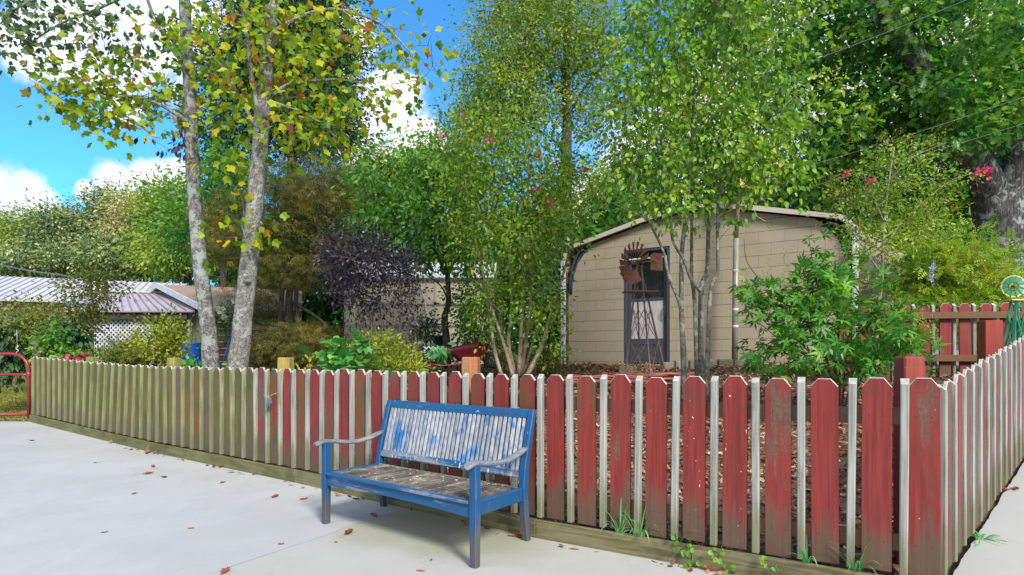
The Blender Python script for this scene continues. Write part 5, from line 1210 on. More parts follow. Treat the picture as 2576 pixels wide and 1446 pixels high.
def tuft(x, D, n, ln, seed, label, cat='grass tuft', flatness=0.0, col='l_strap', z=None):
    X = (x-CX)/F*D; z0 = outer(X, D) if z is None else z; rg = random.Random(seed); b = MB(); rn = []
    for k in range(n):
        a = rg.uniform(0, 2*math.pi); l = ln*rg.uniform(.5,1.1); lean = rg.uniform(.25,.9)+flatness; w_ = rg.uniform(.004,.007)
        d = Vector((math.cos(a), math.sin(a), 0)); sd = Vector((-d.y, d.x, 0)); o = Vector((X, D, z0))+d*rg.uniform(0,.03)
        L = []; R = []
        for t in np.linspace(0, 1, 7):
            p = o+d*(l*lean*t*0.8)+Vector((0,0, max(-0.13 if flatness < 0.5 else 0.004, l*(t*1.1-lean*1.15*t*t)))); ww = w_*(1-t)**.6+.0006; L.append(p-sd*ww); R.append(p+sd*ww)
        b.faces(L+R, [(i, i+1, 8+i, 7+i) for i in range(6)], 0, True); rn += [rg.random()]*14
    o = b.build('grass_tuft', M[col], None, origin=(X, D, z0)); at = o.data.attributes.new('rnd', 'FLOAT', 'POINT'); at.data.foreach_set('value', rn)
    tag(o, label, cat)
def tufts():
    for i, (x, n, ln, lab) in enumerate([(1560,26,.30,'dense clump of long green strap leaves arching over the kick board right of the bench'),(1610,22,.28,'second arching strap-leaf clump, just right of the densest one'),(1700,7,.22,'few thin strap leaves between the two most scraped red pickets'),
                                (2030,10,.24,'sparse strap-leaf clump in front of the pickets at the lower right'),(2150,20,.28,'green strap-leaf clump nearest the fence corner')]):
        tuft(x, fence_hit(x, 0.02)+0.0, n, ln, 50+i, lab, z=0.13)
    tuft(2470, 3.86, 16, .17, 60, 'flat splayed green grass tuft on the concrete at the foot of the right fence', flatness=0.9)
    for i, (x, D_, lab) in enumerate([(1722, None, 'creeping vine with round green leaves on the kick board, left one of two'), (1815, None, 'creeping vine with round green leaves on the kick board, right one of two'),
                                     (1945, None, 'tiny bright green weed on the kick board below the red pickets'), (2395, 3.25, 'weedy green sprigs at the foot of the corner picket')]):
        D = D_ or fence_hit(x, -0.03); X = (x-CX)/F*D; z0 = outer(X, D)+(0.09 if D_ is None else 0.03); root = thing('creeping_weed', lab, 'weed', (X, D, z0)); rg = random.Random(i)
        b = MB(); pts = [Vector((X-0.05, D, z0+0.05)), Vector((X, D-0.02, z0+0.02)), Vector((X+0.03, D-0.05, z0-0.04)), Vector((X+0.07, D-0.06, z0-0.07))]; b.tube(pts, 0.002, 4); b.build('runner', M['twig_red'], root)
        r = np.random.default_rng(i); N = 16 if i < 2 else 10; t = r.random(N); pos = np.array([list(pts[0].lerp(pts[-1], k)) for k in t])+r.normal(size=(N,3))*[.035,.015,.03]; pos[:,1] = np.minimum(pos[:,1], D+.01)
        leaves('foliage', pos, r.normal(size=(N,3)), r.normal(size=(N,3))*.4+np.array([-.3,-.7,.8]), r.uniform(.03,.05,N), 'heart', M['l_green'], root, i, r.uniform(.5,1,N))
tufts()
def fallen():
    labs = ['rust-brown leaf, farthest of the trio near the middle of the concrete', 'flat tan-brown leaf, left of the trio near the middle of the concrete', 'small dark leaf, right of the trio near the middle of the concrete', 'crumpled brown leaf against the kick board midway along the olive pickets', 'big curled brown leaf with a stem, left of the bench', 'small flat red-brown leaf midway between the big curled leaf and the bench', 'orange-brown leaf just behind the left front bench leg', 'large dark red leaf under the front of the bench seat', 'curled rust leaf on the joint in front of the bench', 'small brown leaf under the left end of the bench', 'dark pointed leaf under the right half of the bench', 'brown leaf left of the right rear bench leg', 'crumpled rust leaf touching the right rear bench leg', 'orange leaf on the bottom edge, left of the bench', 'tiny dark leaf against the kick board under the bench', 'small leaf on the bottom edge before the bench', 'brown leaf just behind the right front bench leg', 'tiny brown leaf on the near slab left of the bench leg', 'tiny dark twig-like leaf on the open concrete left of centre', 'small tan leaf below the pointed tag on the fence', 'orange-red leaf outside the right fence, left of a pair', 'red-brown leaf at the right edge outside the climbing fence', 'lone small leaf near the red gate', 'dark red leaf at the very bottom under the creeping weeds', 'small brown leaf by the left creeping weed', 'tiny tan leaf in front of the bench between its front legs', 'tiny brown leaf near the bottom below the bench centre', 'tiny dark leaf in the far left of the concrete', 'tiny leaf in the near left of the concrete', 'tiny brown leaf near the bottom, left of the long joint']
    spots = [(385,1175,.09),(373,1193,.10),(413,1202,.07),(558,1172,.11),(692,1250,.10),(764,1257,.07),(820,1275,.10),(940,1297,.10),(878,1343,.10),(896,1256,.07),(1195,1312,.08),(1290,1350,.07),(1313,1345,.11),(567,1440,.09),(1165,1283,.05),(1058,1437,.05),(1225,1330,.06),(707,1370,.04),(338,1243,.05),(560,1215,.06),(2522,1238,.10),(2556,1236,.08),(80,1109,.08),(1785,1436,.09),(1738,1390,.05),(845,1365,.03),(1085,1410,.03),(240,1165,.04),(262,1340,.04),(480,1330,.04)]
    for i, (x, y, sz) in enumerate(spots):
        z = 0.0
        if x > 2400: z = 0.09
        D = F*(EYE-z)/(y-YH)
        for _ in range(6): X = (x-CX)/F*D; D = F*(EYE-outer(X, D)-0.006)/(y-YH)
        if D > fline((x-CX)/F*D)-0.03 and x < 2300: D = fline((x-CX)/F*D)-0.05
        X = (x-CX)/F*D; rg = random.Random(i); n = 7; pts = []; c = Vector((X, D, outer(X, D)+0.008)); a = rg.uniform(0, 6.28); b = MB(); cur = rg.uniform(.35,.8)
        for p in range(n):
            for q in range(5):
                u = p/(n-1)*2-1; v = (q/4*2-1)*math.sqrt(max(0.03, 1-u*u))*(.42+.1*math.sin(p*2.3+i)); zz = (abs(v)**1.3*cur+0.25*u*u*cur+0.06*math.sin(p*3+q*2+i))*sz*.9
                pts.append(c+Vector(((u*math.cos(a)-v*math.sin(a))*sz*.55, (u*math.sin(a)+v*math.cos(a))*sz*.55, max(0.0, zz))))
        b.faces(pts, [(p*5+q, p*5+q+1, (p+1)*5+q+1, (p+1)*5+q) for p in range(n-1) for q in range(4)], 0, False)
        if sz > .06: b.tube([pts[2], pts[2]+Vector((math.cos(a+3.3), math.sin(a+3.3), 0))*sz*.5+Vector((0,0,.01)), pts[2]+Vector((math.cos(a+3), math.sin(a+3), 0))*sz*.9], .0012, 4)
        o = b.build('fallen_leaf', M['l_dry'], None, origin=c); at = o.data.attributes.new('rnd', 'FLOAT', 'POINT'); at.data.foreach_set('value', [rg.random()]*len(o.data.vertices))
        tag(o, labs[i], 'leaf', 'fallen leaves on the concrete')
fallen()

# ------------------------------------------------------------------ garden things
def windmill_rusty():
    D = 9.5; c0 = P(1612, 950, D); zb = ground(c0.x, D)-0.02; root = thing('garden_windmill', 'rusty metal garden windmill in front of the grey shed door', 'windmill', (c0.x, D, zb))
    top = P(1607,668,D); b = MB(); feet = [P(1573,954,D-0.25), P(1610,944,D+0.25), P(1637,950,D-.22), P(1676,952,D+0.1)]; feet = [Vector((P(x_,0,d_).x, d_, zb)) for x_, d_ in ((1572,D-.28),(1611,D+.30),(1637,D-.30),(1677,D+.22))]
    tps = [top+Vector((sx*.03, sy*.03, 0)) for sx, sy in ((-1,-1),(-1,1),(1,-1),(1,1))]
    for f, t in zip(feet, tps): b.bar(f, t, 0.022, 0.022)
    order = [0,1,3,2]
    for lv0, lv1 in ((0.02,.33),(.33,.62)):
        for i in range(4):
            p, q = order[i], order[(i+1)%4]; b.bar(feet[p].lerp(tps[p], lv0), feet[q].lerp(tps[q], lv1), .009, .009); b.bar(feet[q].lerp(tps[q], lv0), feet[p].lerp(tps[p], lv1), .009, .009)
    b.build('tower', M['rustpole'], root)
    b = MB(); z = P(0,734,D).z; cc = P(1610,734,D); b.box((cc.x, D, z), (0.52,0.30,0.018)); b.build('platform', M['rustpole'], root)
    hub = P(1594,661,D-0.12); ax = Vector((-0.86,-0.51,0.0)).normalized(); X = Vector((ax.y,-ax.x,0)).normalized(); Z = Vector((0,0,1))
    for k in range(18):
        if k in (9,10,11): continue
        a = 2*math.pi*k/18+0.15; r0, r1 = 0.115, 0.325; d = X*math.cos(a)+Z*math.sin(a); t = X*-math.sin(a)+Z*math.cos(a)
        w0, w1 = 0.013, 0.050; tilt = ax*-0.018
        b = MB(); p = [hub+d*r0-t*w0+tilt*.4, hub+d*r0+t*w0-tilt*.4, hub+d*r1+t*w1-tilt*1.2, hub+d*(r1+.008), hub+d*r1-t*w1+tilt*1.2]; b.prism(p, -ax*0.003); b.build('blade', M['rust'], root)
    b = MB()
    for r in (0.09, 0.2):
        pts = [hub+(X*math.cos(a)+Z*math.sin(a))*r-ax*.015 for a in np.linspace(0.4, 2*math.pi-.1, 28)]; b.tube(pts, .005, 5)
    b.lathe(hub, [(0,.05),(.03,.04),(.035,0),(.03,-.04),(0,-.05)], 12, ax=ax); b.tube([hub, top], .014, 6); b.build('hub', M['rustpole'], root)
    b = MB(); v0 = P(1607,661,D); v1 = P(1650,656,D+.1); b.tube([v0, v1], .009, 6)
    vc = P(1652,660,D+.1); p = [vc+Vector(k) for k in ((-.10,0,.12),(-.04,0,.16),(.06,0,.14),(.09,0,.15),(.10,0,-.13),(.02,0,-.13),(-.10,0,-.12))]; b.prism(p, (0,.003,0)); b.build('tail_vane', M['rust'], root)
windmill_rusty()
def windmill_green():
    D = 5.75; hub = P(2550,720,D); root = thing('garden_windmill', 'small green and yellow garden windmill at the right edge', 'windmill', (hub.x+.07, D+.1, 0.7))
    ax = Vector((-.25,-1,0)).normalized(); X = Vector((-ax.y,ax.x,0)); Z = Vector((0,0,1))
    for k in range(12):
        a = 2*math.pi*k/12; d = X*math.cos(a)+Z*math.sin(a); t = X*-math.sin(a)+Z*math.cos(a); b = MB()
        b.prism([hub+d*.035-t*.009, hub+d*.035+t*.009, hub+d*.093+t*.023-ax*.006, hub+d*.093-t*.023+ax*.006], -ax*.002, 0); b.prism([hub+d*.0932-t*.023+ax*.006, hub+d*.0932+t*.023-ax*.006, hub+d*.105+t*.023-ax*.007, hub+d*.105-t*.023+ax*.007], -ax*.002, 1)
        b.build('blade', [M['greenp'], M['yellowp']], root)
    b = MB(); b.lathe(hub, [(0,.03),(.012,.02),(.014,-.02),(0,-.03)], 10, ax=ax); b.tube([hub+(X*math.cos(a)+Z*math.sin(a))*.04+ax*.008 for a in np.linspace(0, 2*math.pi, 24)], .003, 5); b.build('hub', M['rustpole'], root)
    top = hub+Vector((.05,.05,-.13)); b = MB(); b.box(top+Vector((0.02,0,0)), (.19,.13,.014), None, 0, .003); b.bar(top, top+Vector((-.03,-.03,.14)), .014, .014); b.build('platform', M['yellowp'], root)
    b = MB(); ft = [Vector((top.x+dx, top.y+dy, 0.75)) for dx, dy in ((-.15,-.12),(-.15,.12),(.15,-.12),(.15,.12))]; tp = [top+Vector((.02+sx*.03, sy*.03, -.008)) for sx, sy in ((-1,-1),(-1,1),(1,-1),(1,1))]
    for f, t in zip(ft, tp): b.bar(f, t, .02, .02)
    for i, j in ((0,2),(2,3),(3,1),(1,0)): b.bar(ft[i].lerp(tp[i], .3), ft[j].lerp(tp[j], .9), .012, .012); b.bar(ft[j].lerp(tp[j], .3), ft[i].lerp(tp[i], .9), .012, .012)
    b.build('tower', M['greenp'], root)
windmill_green()
def bell_pole():
    D = 10.15; c = P(1848,925,D); root = thing('bell_pole', 'grey metal pole topped by a tan bell in front of the shed wall', 'pole', (c.x, D, ground(c.x, D)))
    b = MB(); t1 = P(1852,600,D); b.tube([(c.x, D, ground(c.x, D)-.1), ((c.x+t1.x)/2, D, (c.z+t1.z)/2), t1], .050, 14); b.build('shaft', M['pole'], root)
    b = MB(); b.tube([t1-Vector((0,0,.02)), P(1855,540,D), P(1858,478,D)], [.036,.034,.032], 12); b.tube([P(1832,474,D), P(1858,476,D), P(1884,472,D)], .02, 8); b.build('bracket', M['rustpole'], root)
    b = MB(); bc = P(1857,474,D-.02); b.lathe(bc, [(0,.24),(.05,.235),(.085,.19),(.10,.12),(.125,.05),(.16,0.01),(.155,0),(.13,.02)], 22); b.tube([bc+Vector((-.06,0,.2)), bc+Vector((-.03,0,.27)), bc+Vector((.03,0,.27)), bc+Vector((.06,0,.2))], .012, 6)
    b.build('bell', M['bell'], root)
    b = MB()
    for q in (.32,.45,.75): p = Vector((c.x, D, ground(c.x, D))).lerp(t1, q); b.lathe(p, [(.052,-.02),(.055,-.015),(.055,.015),(.052,.02)], 14)
    b.build('pole_band', M['whitetrim'], root)
    b = MB(); b.tube([P(1872,470,D), P(1885,505,D-.3), P(1905,545,D-.6), P(1925,556,D-.6)], .006, 5); o = b.build('bell_rope', M['string'], root)
bell_pole()
def gate():
    D = 10.88; z0 = 0.16; root = thing('tube_gate', 'red tubular metal gate with rusty wire mesh at the left edge', 'gate', (P(72,0,D).x, D, z0))
    xr = P(72,0,D).x; zt = P(0,890,D).z; zm = P(0,943,D).z; R = .028; b = MB()
    cr = .30; pts = [(xr, D, z0+.03), (xr, D, zm), (xr, D, zt-cr)]+[(xr-cr+cr*math.cos(t), D, zt-cr+cr*math.sin(t)) for t in np.linspace(.15, math.pi/2, 8)]+[(xr-1.5, D-.02, zt), (xr-3.4, D-.05, zt)]
    b.tube(pts, R, 12); b.tube([(xr-3.4,D-.05,zt),(xr-3.4,D-.05,z0+.05)], R, 12); b.tube([(xr,D,z0+.10),(xr-3.4,D-.05,z0+.10)], R*.8, 10); b.tube([(xr-1.7,D,z0+.1),(xr-1.7,D,zt)], R*.8, 8); b.build('tube_frame', M['gate'], root)
    b = MB(); b.tube([(xr,D-.01,zm),(xr-.15,D-.012,zm+.01),(xr-3.4,D-.05,zm)], R*.85, 10); b.lathe((xr,D,zm), [(.034,-.05),(.042,-.04),(.042,.04),(.034,.05)], 12); b.build('middle_bar', M['gate'], root)
    b = MB()
    for k in range(5): z = z0+.22+k*.135; b.tube([(xr,D+.02,z),(xr-1.7,D+.01,z-.015),(xr-3.4,D,z)], .003, 4)
    for k in range(1,12): x = xr-.30*k; b.tube([(x,D+.02,z0+.1),(x+.01,D+.02,zm)], .003, 4)
    b.build('wire_mesh', M['wire'], root)
gate()
def fence_tag():
    D = fence_hit(677, 0.0)-0.03; c = P(677,1009,D); u = Vector((.84,-.55,0)).normalized(); nn = Vector((-.5,-.8,.25)).normalized(); root = thing('slate_tag', 'small blue-grey square tag hanging from a string on the pickets', 'tag', tuple(c))
    a = math.radians(-18); Z = Vector((0,0,1)); e1 = u*math.cos(a)-Z*math.sin(a)*-1; e1 = (u*math.cos(.3)+Z*math.sin(.3)).normalized(); e2 = (Z*math.cos(.3)-u*math.sin(.3)).normalized(); e3 = e1.cross(e2)
    b = MB(); b.box(c, (.075,.065,.012), (e1, e2, e3), 0, .002); b.build('plate', M['slate'], root)
    b = MB(); b.prism([c-e1*.025-e2*.03, c-e1*.055-e2*.01, c-e1*.085-e2*.105], e3*.004); b.build('pointer', M['slate'], root)
    b = MB(); b.tube([P(662,993,D-.01), c+e2*.05-u*.0, P(700,986,D-.01)], .0022, 5); b.tube([c+e2*.05, c+e2*.025], .0022, 5); b.build('string', M['string'], root)
fence_tag()
def wheelbarrow():
    D = 10.1; c = P(1178,890,D); root = thing('wheelbarrow', 'maroon wheelbarrow tub tipped on the bed left of the crape myrtle stems', 'wheelbarrow', (c.x, D, ground(c.x, D)))
    top = [P(1128,876,D-.2), P(1215,862,D+.25), P(1232,868,D+.05), P(1150,884,D-.35)]; bot = [P(1148,908,D-.1), P(1205,900,D+.15), P(1222,900,D+.05), P(1162,916,D-.25)]
    top = [P(1120,878,D+.2), P(1205,860,D+.25), P(1230,866,D-.25), P(1140,884,D-.3)]; bot = [P(1150,905,D+.1), P(1198,896,D+.12), P(1220,899,D-.12), P(1166,911,D-.15)]
    b = MB(); n = 4
    for i in range(4):
        j = (i+1)%4; b.prism([bot[i], bot[j], top[j], top[i]], ((top[i]+top[j])/2-(sum(top, Vector())/4)).normalized()*.006)
    b.prism(bot, (0,0,-.006)); b.tube(top+[top[0]], .010, 6); b.build('tub', M['barrow'], root)
    b = MB()
    for i in (0,3): p = bot[i]; b.tube([bot[1 if i == 0 else 2]-Vector((0,0,.02)), p-Vector((0,0,.02)), p+Vector((-.35,-.1,-.06)), p+Vector((-.55,-.2,-.02))], .014, 6)
    for i in (0,3): b.tube([bot[i]-Vector((0,0,.02)), bot[i]+Vector((0,0,-.20))], .012, 6)
    b.build('frame', M['barrow'], root)
    wc = (bot[1]+bot[2])/2+Vector((.18,0,-.05)); b = MB(); b.lathe(wc, [(.05,-.03),(.12,-.035),(.14,0),(.12,.035),(.05,.03)], 20, ax=(.1,1,0)); b.build('wheel', M['black'], root)
wheelbarrow()
def lattice(root, name, p0, ux, uz, w, h, sp, sl, m, clip=None, th=.008):
    """crossed diagonal laths filling w x h from corner p0 along unit vectors ux, uz"""
    b = MB(); n = ux.cross(uz).normalized()
    for d in (1, -1):
        k = -int(h/sp)-2
        while k*sp < w+h:
            c = k*sp; pts = []
            # line: x = c + d*z (d=1) or x = c - z + ... clipped to the rectangle
            for i in range(41):
                z = h*i/40; x = c+z if d == 1 else c-z+h*0
                if d == -1: x = c+h-z
                if 0 <= x <= w and (clip is None or clip(x, z)): pts.append((x, z))
            if len(pts) >= 2:
                a, e = pts[0], pts[-1]; q = n*(.0045*d)
                b.bar(p0+ux*a[0]+uz*a[1]+q, p0+ux*e[0]+uz*e[1]+q, sl, th, up=n)
            k += 1
    return b.build(name, m, root)
def little_lattice():
    D = 10.6; a = P(1066,908,D); root = thing('lattice_panel', 'short white lattice panel skirting the black trough by the wheelbarrow', 'lattice', tuple(a))
    lattice(root, 'laths', a, Vector((1,0,0)), Vector((0,0,1)), .36, .26, .085, .020, M['whitetrim'], clip=lambda x, z: z > .12-x*.9)
    b = MB(); c = P(1090,890,D+.3); b.box(c+Vector((0,0,-.02)), (.55,.45,.30), None, 0, .01); o = b.build('trough', M['black']); tag(o, 'black planting trough behind the short white lattice panel', 'trough')
    c = P(1107,858,12.5); b = MB(); b.lathe(c-Vector((0,0,.1)), [(0,0),(.10,0),(.13,.2),(.14,.2),(.14,.22),(.12,.22)], 18); o = b.build('flower_pot', M['pot'], None, origin=c-Vector((0,0,.1))); tag(o, 'dark round pot on the trough edge before the greenhouse', 'pot')
    c = Vector((P(1100,0,10.25).x, 10.25, ground(-1.3,10.25)))
little_lattice()
def barrel():
    D = 12.4; c = P(480,862,D); z0 = ground(c.x, D); root = thing('barrel', 'bright blue plastic barrel left of the pale tulip trunks', 'barrel', (c.x, D, z0))
    h = c.z-z0; b = MB(); b.lathe((c.x, D, z0), [(0,0),(.17,0),(.185,.03),(.19,h*.3),(.195,h*.32),(.19,h*.34),(.19,h*.66),(.195,h*.68),(.19,h*.7),(.185,h-.03),(.19,h),(.175,h),(.17,h-.02),(0,h-.02)], 28); b.build('drum', M['barrel'], root)
    b = MB(); a = P(558,905,12.0); e = P(583,838,12.4); b.tube([a-Vector((0,0,.1)), e], .012, 6); o = b.build('garden_pole', M['barrel'], None, origin=a); tag(o, 'thin blue pole leaning on the brown wall between the pale trunks', 'pole')
    D = 12.0; c = P(340,900,D); root = thing('planter_box', 'brown ribbed planter box behind the yellow-green shrub', 'planter', (c.x, D, ground(c.x, D)))
    b = MB(); b.box((c.x, D, 1.15), (.36,.36,.38), None, 0, .01); b.box((c.x, D, 1.36), (.41,.41,.05), None, 0, .008); b.box((c.x, D, 1.24), (.38,.38,.02), None, 0, .004); b.build('box', M['brownbox'], root)
barrel()
def hose():
    b = MB(); rg = random.Random(5)
    for k in range(11):
        cx = 1.75+rg.uniform(-.22,.35); cy = 9.0+rg.uniform(-.12,.15); rx = rg.uniform(.55,.95); ry = rg.uniform(.28,.42); z = gz(cx, cy)+.05+k*.012; t0 = rg.uniform(0,6)
        pts = [Vector((cx+rx*math.cos(t0+t), cy+ry*math.sin(t0+t), max(gz(cx+rx*math.cos(t0+t), cy+ry*math.sin(t0+t))+.02, z+.02*math.sin(3*t+k)))) for t in np.linspace(0, 6.6, 36)]; b.tube(pts, .012, 6)
    o = b.build('garden_hose', M['hose'], None, origin=(1.75, 9.0, gz(1.75, 9))); tag(o, 'coiled faded red garden hose on the ground below the windmill', 'hose')
hose()
def edging():
    rg = random.Random(9); g = 'edging stones along the mulch bed'
    labs = ['leftmost edging stone beside the hose, dark and squat','edging stone just right of the windmill feet','edging stone between windmill and pear stems','edging stone directly behind the pear stems','mossy edging stone right of the pear stems','pale edging stone left of the bell pole foot','edging stone right of the bell pole foot','last edging stone vanishing under the chaste bush']
    x0s = [1570,1672,1706,1742,1778,1815,1852,1888]
    for i, (x, lab) in enumerate(zip(x0s, labs)):
        D = 9.95-.0012*(x-1600); c = P(x+8, 938, D); w = .235 if i else .3; h = .12 if i else .10; z = gz(c.x, D)+h/2
        b = MB(); n = 8; pr = []
        for k in range(10):
            a = 2*math.pi*k/10; r = 1+rg.uniform(-.08,.08); pr.append((math.copysign(abs(math.cos(a))**.5, math.cos(a))*w/2*r, math.copysign(abs(math.sin(a))**.5, math.sin(a))*.10*r))
        lo = [Vector((c.x+p, D+q, z-h/2-.03)) for p, q in pr]; mi = [Vector((c.x+p, D+q, z+h/2-.015)) for p, q in pr]; hi = [Vector((c.x+p*.93, D+q*.9, z+h/2+rg.uniform(-.003,.004))) for p, q in pr]
        m_ = 10; b.faces(lo+mi+hi, [(k,(k+1)%m_,m_+(k+1)%m_,m_+k) for k in range(m_)]+[(m_+k,m_+(k+1)%m_,2*m_+(k+1)%m_,2*m_+k) for k in range(m_)]+[tuple(range(2*m_,3*m_))], 0)
        o = b.build('edging_stone', M['stone'], None, origin=(c.x, D, z)); tag(o, lab, 'stone', g)
edging()
def chime():
    D = 11.0; c = P(42,830,D); root = thing('wind_chime', 'thin pale wind spinner hanging above the red gate', 'wind chime', (c.x, D, c.z)); b = MB()
    b.tube([c, P(43,868,D)], .004, 4); pts = [P(43+3*math.sin(k*.9), 868+k*1.6, D) for k in range(16)]; b.tube(pts, .006, 5); b.build('spinner', M['whitetrim'], root)
chime()

# ------------------------------------------------------------------ buildings on the left, greenhouse, cables
def roofplane(b, a, bb, c, d, nr, th=.04, m=0, mr=1, hr=.03, wr=.03):
    """quad a-b (top edge) c-d (bottom edge, c under b); ribs from top to bottom"""
    a, bb, c, d = map(Vector, (a, bb, c, d)); n = (bb-a).cross(d-a).normalized(); n = n if n.z > 0 else -n
    b.prism([a, bb, c, d], -n*th, m)
    for k in range(nr+1):
        t = k/nr; p, q = a.lerp(bb, t)+n*hr*.5, d.lerp(c, t)+n*hr*.5; b.bar(p, q, wr, hr, up=n, m=mr)
def white_house():
    root = thing('house', 'long low house with a white ribbed metal roof at the far left', 'house', (-22,24,1.0)); z = 4.5
    a = P(-260,697,22.6); a.z = z; c = P(470,711,26.2); c.z = z; u = (c-a); dn = Vector((u.y,-u.x,0)).normalized()*4.2+Vector((0,0,-1.25)); dn2 = -Vector((u.y,-u.x,0)).normalized()*4.2+Vector((0,0,-1.25))
    b = MB(); roofplane(b, a, c, c+dn, a+dn, 40, mr=1, wr=.04, hr=.035); roofplane(b, a, c, c+dn2, a+dn2, 4); b.build('roof', [M['whiteroof'], M['lilacroof']], root)
    b = MB(); p = a+dn*.86; q = c+dn*.86; r = c+dn2*.86; s = a+dn2*.86
    for e, f in ((p,q),(q,r),(r,s),(s,p)): b.poly([(e.x,e.y,.9),(f.x,f.y,.9),(f.x,f.y,3.35),(e.x,e.y,3.35)])
    b.build('wall', M['siding'], root)
white_house()
def porch():
    root = thing('porch', 'porch with a lilac ribbed metal roof and white lattice side behind the yellow-green shrub', 'porch', (-9.5,15.2,1.1))
    a = P(205,737,17.3); c = P(413,738,17.3); d = P(150,781,15.0); e = P(490,781,15.0); e = Vector((e.x, 15.0, 2.46)); d = Vector((d.x, 15.0, 2.46)); a.z = c.z = 3.14
    b = MB(); roofplane(b, a, c, e, d, 15, hr=.03, wr=.035); b.build('roof', [M['lilacroof'], M['ribshadow']], root)
    b = MB(); b.bar(a+Vector((0,0,.03)), c+Vector((0,0,.03)), .14, .04); b.build('ridge_cap', M['beige'], root)
    b = MB(); b.bar((d.x+.1,15.12,2.33), (e.x-.25,15.12,2.33), .06, .16); b.bar((d.x+.1,15.5,2.28),(e.x-.5,15.5,2.28),.05,.14)
    for x in np.linspace(d.x+.3, e.x-.4, 8): b.bar((x,15.05,2.37),(x-.2,17,2.95),.05,.1)
    b.build('beam', M['darkbeam'], root)
    for x in (205, 345, 475):
        p = P(x,0,15.3); b = MB(); b.box((p.x, 15.3, 1.65), (.10,.10,1.35)); b.build('post', M['siding'], root)
    p0 = P(200,0,15.25); p0.z = 1.05; lattice(root, 'lattice_side', p0, Vector((1,0,0)), Vector((0,0,1)), 1.9, 1.28, .115, .032, M['whitetrim'])
    b = MB(); b.box((-10.2, 17.6, 1.9), (4.8,.1,1.9)); b.box((-9.6,16.6,1.5),(.7,.5,.8)); b.build('dark_backing', M['dark'], root)  # near-black backing paints in the porch's dark interior
    q = P(300,820,16.3); b = MB(); b.box((q.x, 16.4, 1.85), (.9,.3,.55), None, 0, .03); o = b.build('cooler', M['barrel']); tag(o, 'blue box seen through the white porch lattice', 'box')
porch()
def brown_shed():
    root = thing('shed', 'low brown metal shed with a faded pink roof and grey gable beyond the trunks', 'shed', (-7.7,14.7,1.1))
    pk = P(398,716,17.0); ev = P(502,766,14.8); pk2 = P(760,730,18.6); ev2 = P(760,769,15.4); pk.z = pk2.z = 3.36; ev.z = ev2.z = 2.58
    bk = pk+(pk-ev); bk.z = ev.z; bk2 = bk+(pk2-pk)
    b = MB()
    n = 16
    for k in range(n):       # ribs run along the roof, so build it as stepped strips
        t0, t1 = k/n, (k+1)/n
        p, q, r, s = pk.lerp(ev,t0), pk2.lerp(ev2,t0), pk2.lerp(ev2,t1), pk.lerp(ev,t1); up = Vector((0,0,.028))
        tm = t1-.28/n; r1, s1 = pk2.lerp(ev2,tm), pk.lerp(ev,tm)
        b.poly([s1, r1, q, p], 0); b.poly([s+up*0-Vector((0,0,.03)), r-Vector((0,0,.03)), r1, s1], 1)
    b.prism([pk, pk2, bk2, bk], (0,0,-.04), 0); b.build('roof', [M['pinkroof'], M['brownmetal']], root)
    b = MB(); dn = Vector((0,0,-.10)); off = Vector((-.05,-.06,0))
    for e, f in ((pk, ev), (pk, bk)): b.prism([e+off+Vector((0,0,.05)), f+off+Vector((0,0,.05)), f+off+dn, e+off+dn], (.04,.05,0))
    b.build('gable_trim', M['whitetrim'], root)
    b = MB(); ins = Vector((.10,.12,0)); z0 = .9
    wl = bk.lerp(ev, .06)+ins; wr = bk.lerp(ev, .97)+ins
    b.poly([Vector((wl.x,wl.y,2.35)), Vector((wr.x,wr.y,2.35)), Vector((wr.x,wr.y,2.55)), Vector((pk.x+.1,pk.y+.12,3.28)), Vector((wl.x,wl.y,2.55))], 0); b.build('gable', M['siding'], root)
    b = MB(); b.poly([(wl.x,wl.y,z0),(wr.x,wr.y,z0),(wr.x,wr.y,2.35),(wl.x,wl.y,2.35)], 0)
    o = b.build('block_wall', M['greyblock'], root, origin=(wr.x, wr.y, 1.0)); an = math.atan2((wr-wl).y, (wr-wl).x); o.data.transform(Matrix.Rotation(-an, 4, 'Z')); o.rotation_euler = (0,0,an)
    # long side: eave rolled down, then brown sheets with horizontal lips, highlights put into their pale colour
    a = ev+Vector((.05,.02,0)); c = ev2+Vector((0,.02,0)); u = (c-a).normalized(); nn = Vector((u.y,-u.x,0)); b = MB()
    b.poly([a+Vector((0,0,0)), c, c+nn*.10-Vector((0,0,.10)), a+nn*.10-Vector((0,0,.10))], 1); b.poly([a+nn*.10-Vector((0,0,.10)), c+nn*.10-Vector((0,0,.10)), c+nn*.12-Vector((0,0,.26)), a+nn*.12-Vector((0,0,.26))], 0)
    z = 2.32
    while z > 0.9: b.poly([Vector((a.x,a.y,z))+nn*.10, Vector((c.x,c.y,z))+nn*.10, Vector((c.x,c.y,z-.15))+nn*.09, Vector((a.x,a.y,z-.15))+nn*.09], 0); b.bar(Vector((a.x,a.y,z-.16))+nn*.115, Vector((c.x,c.y,z-.16))+nn*.115, .03, .022, m=1); z -= .162
    b.build('sheet_wall', [M['brownmetal'], M['pinkroof']], root)
    p = P(515,805,14.3); b = MB(); b.tube([p, p-Vector((0,0,.3))], .03, 6); b.tube([p-Vector((.1,0,.12)), p-Vector((.1,0,.34))], .02, 5); o = b.build('wall_ornament', M['darkbeam']); o.parent = root; o.location = p-Vector(root.location)
brown_shed()
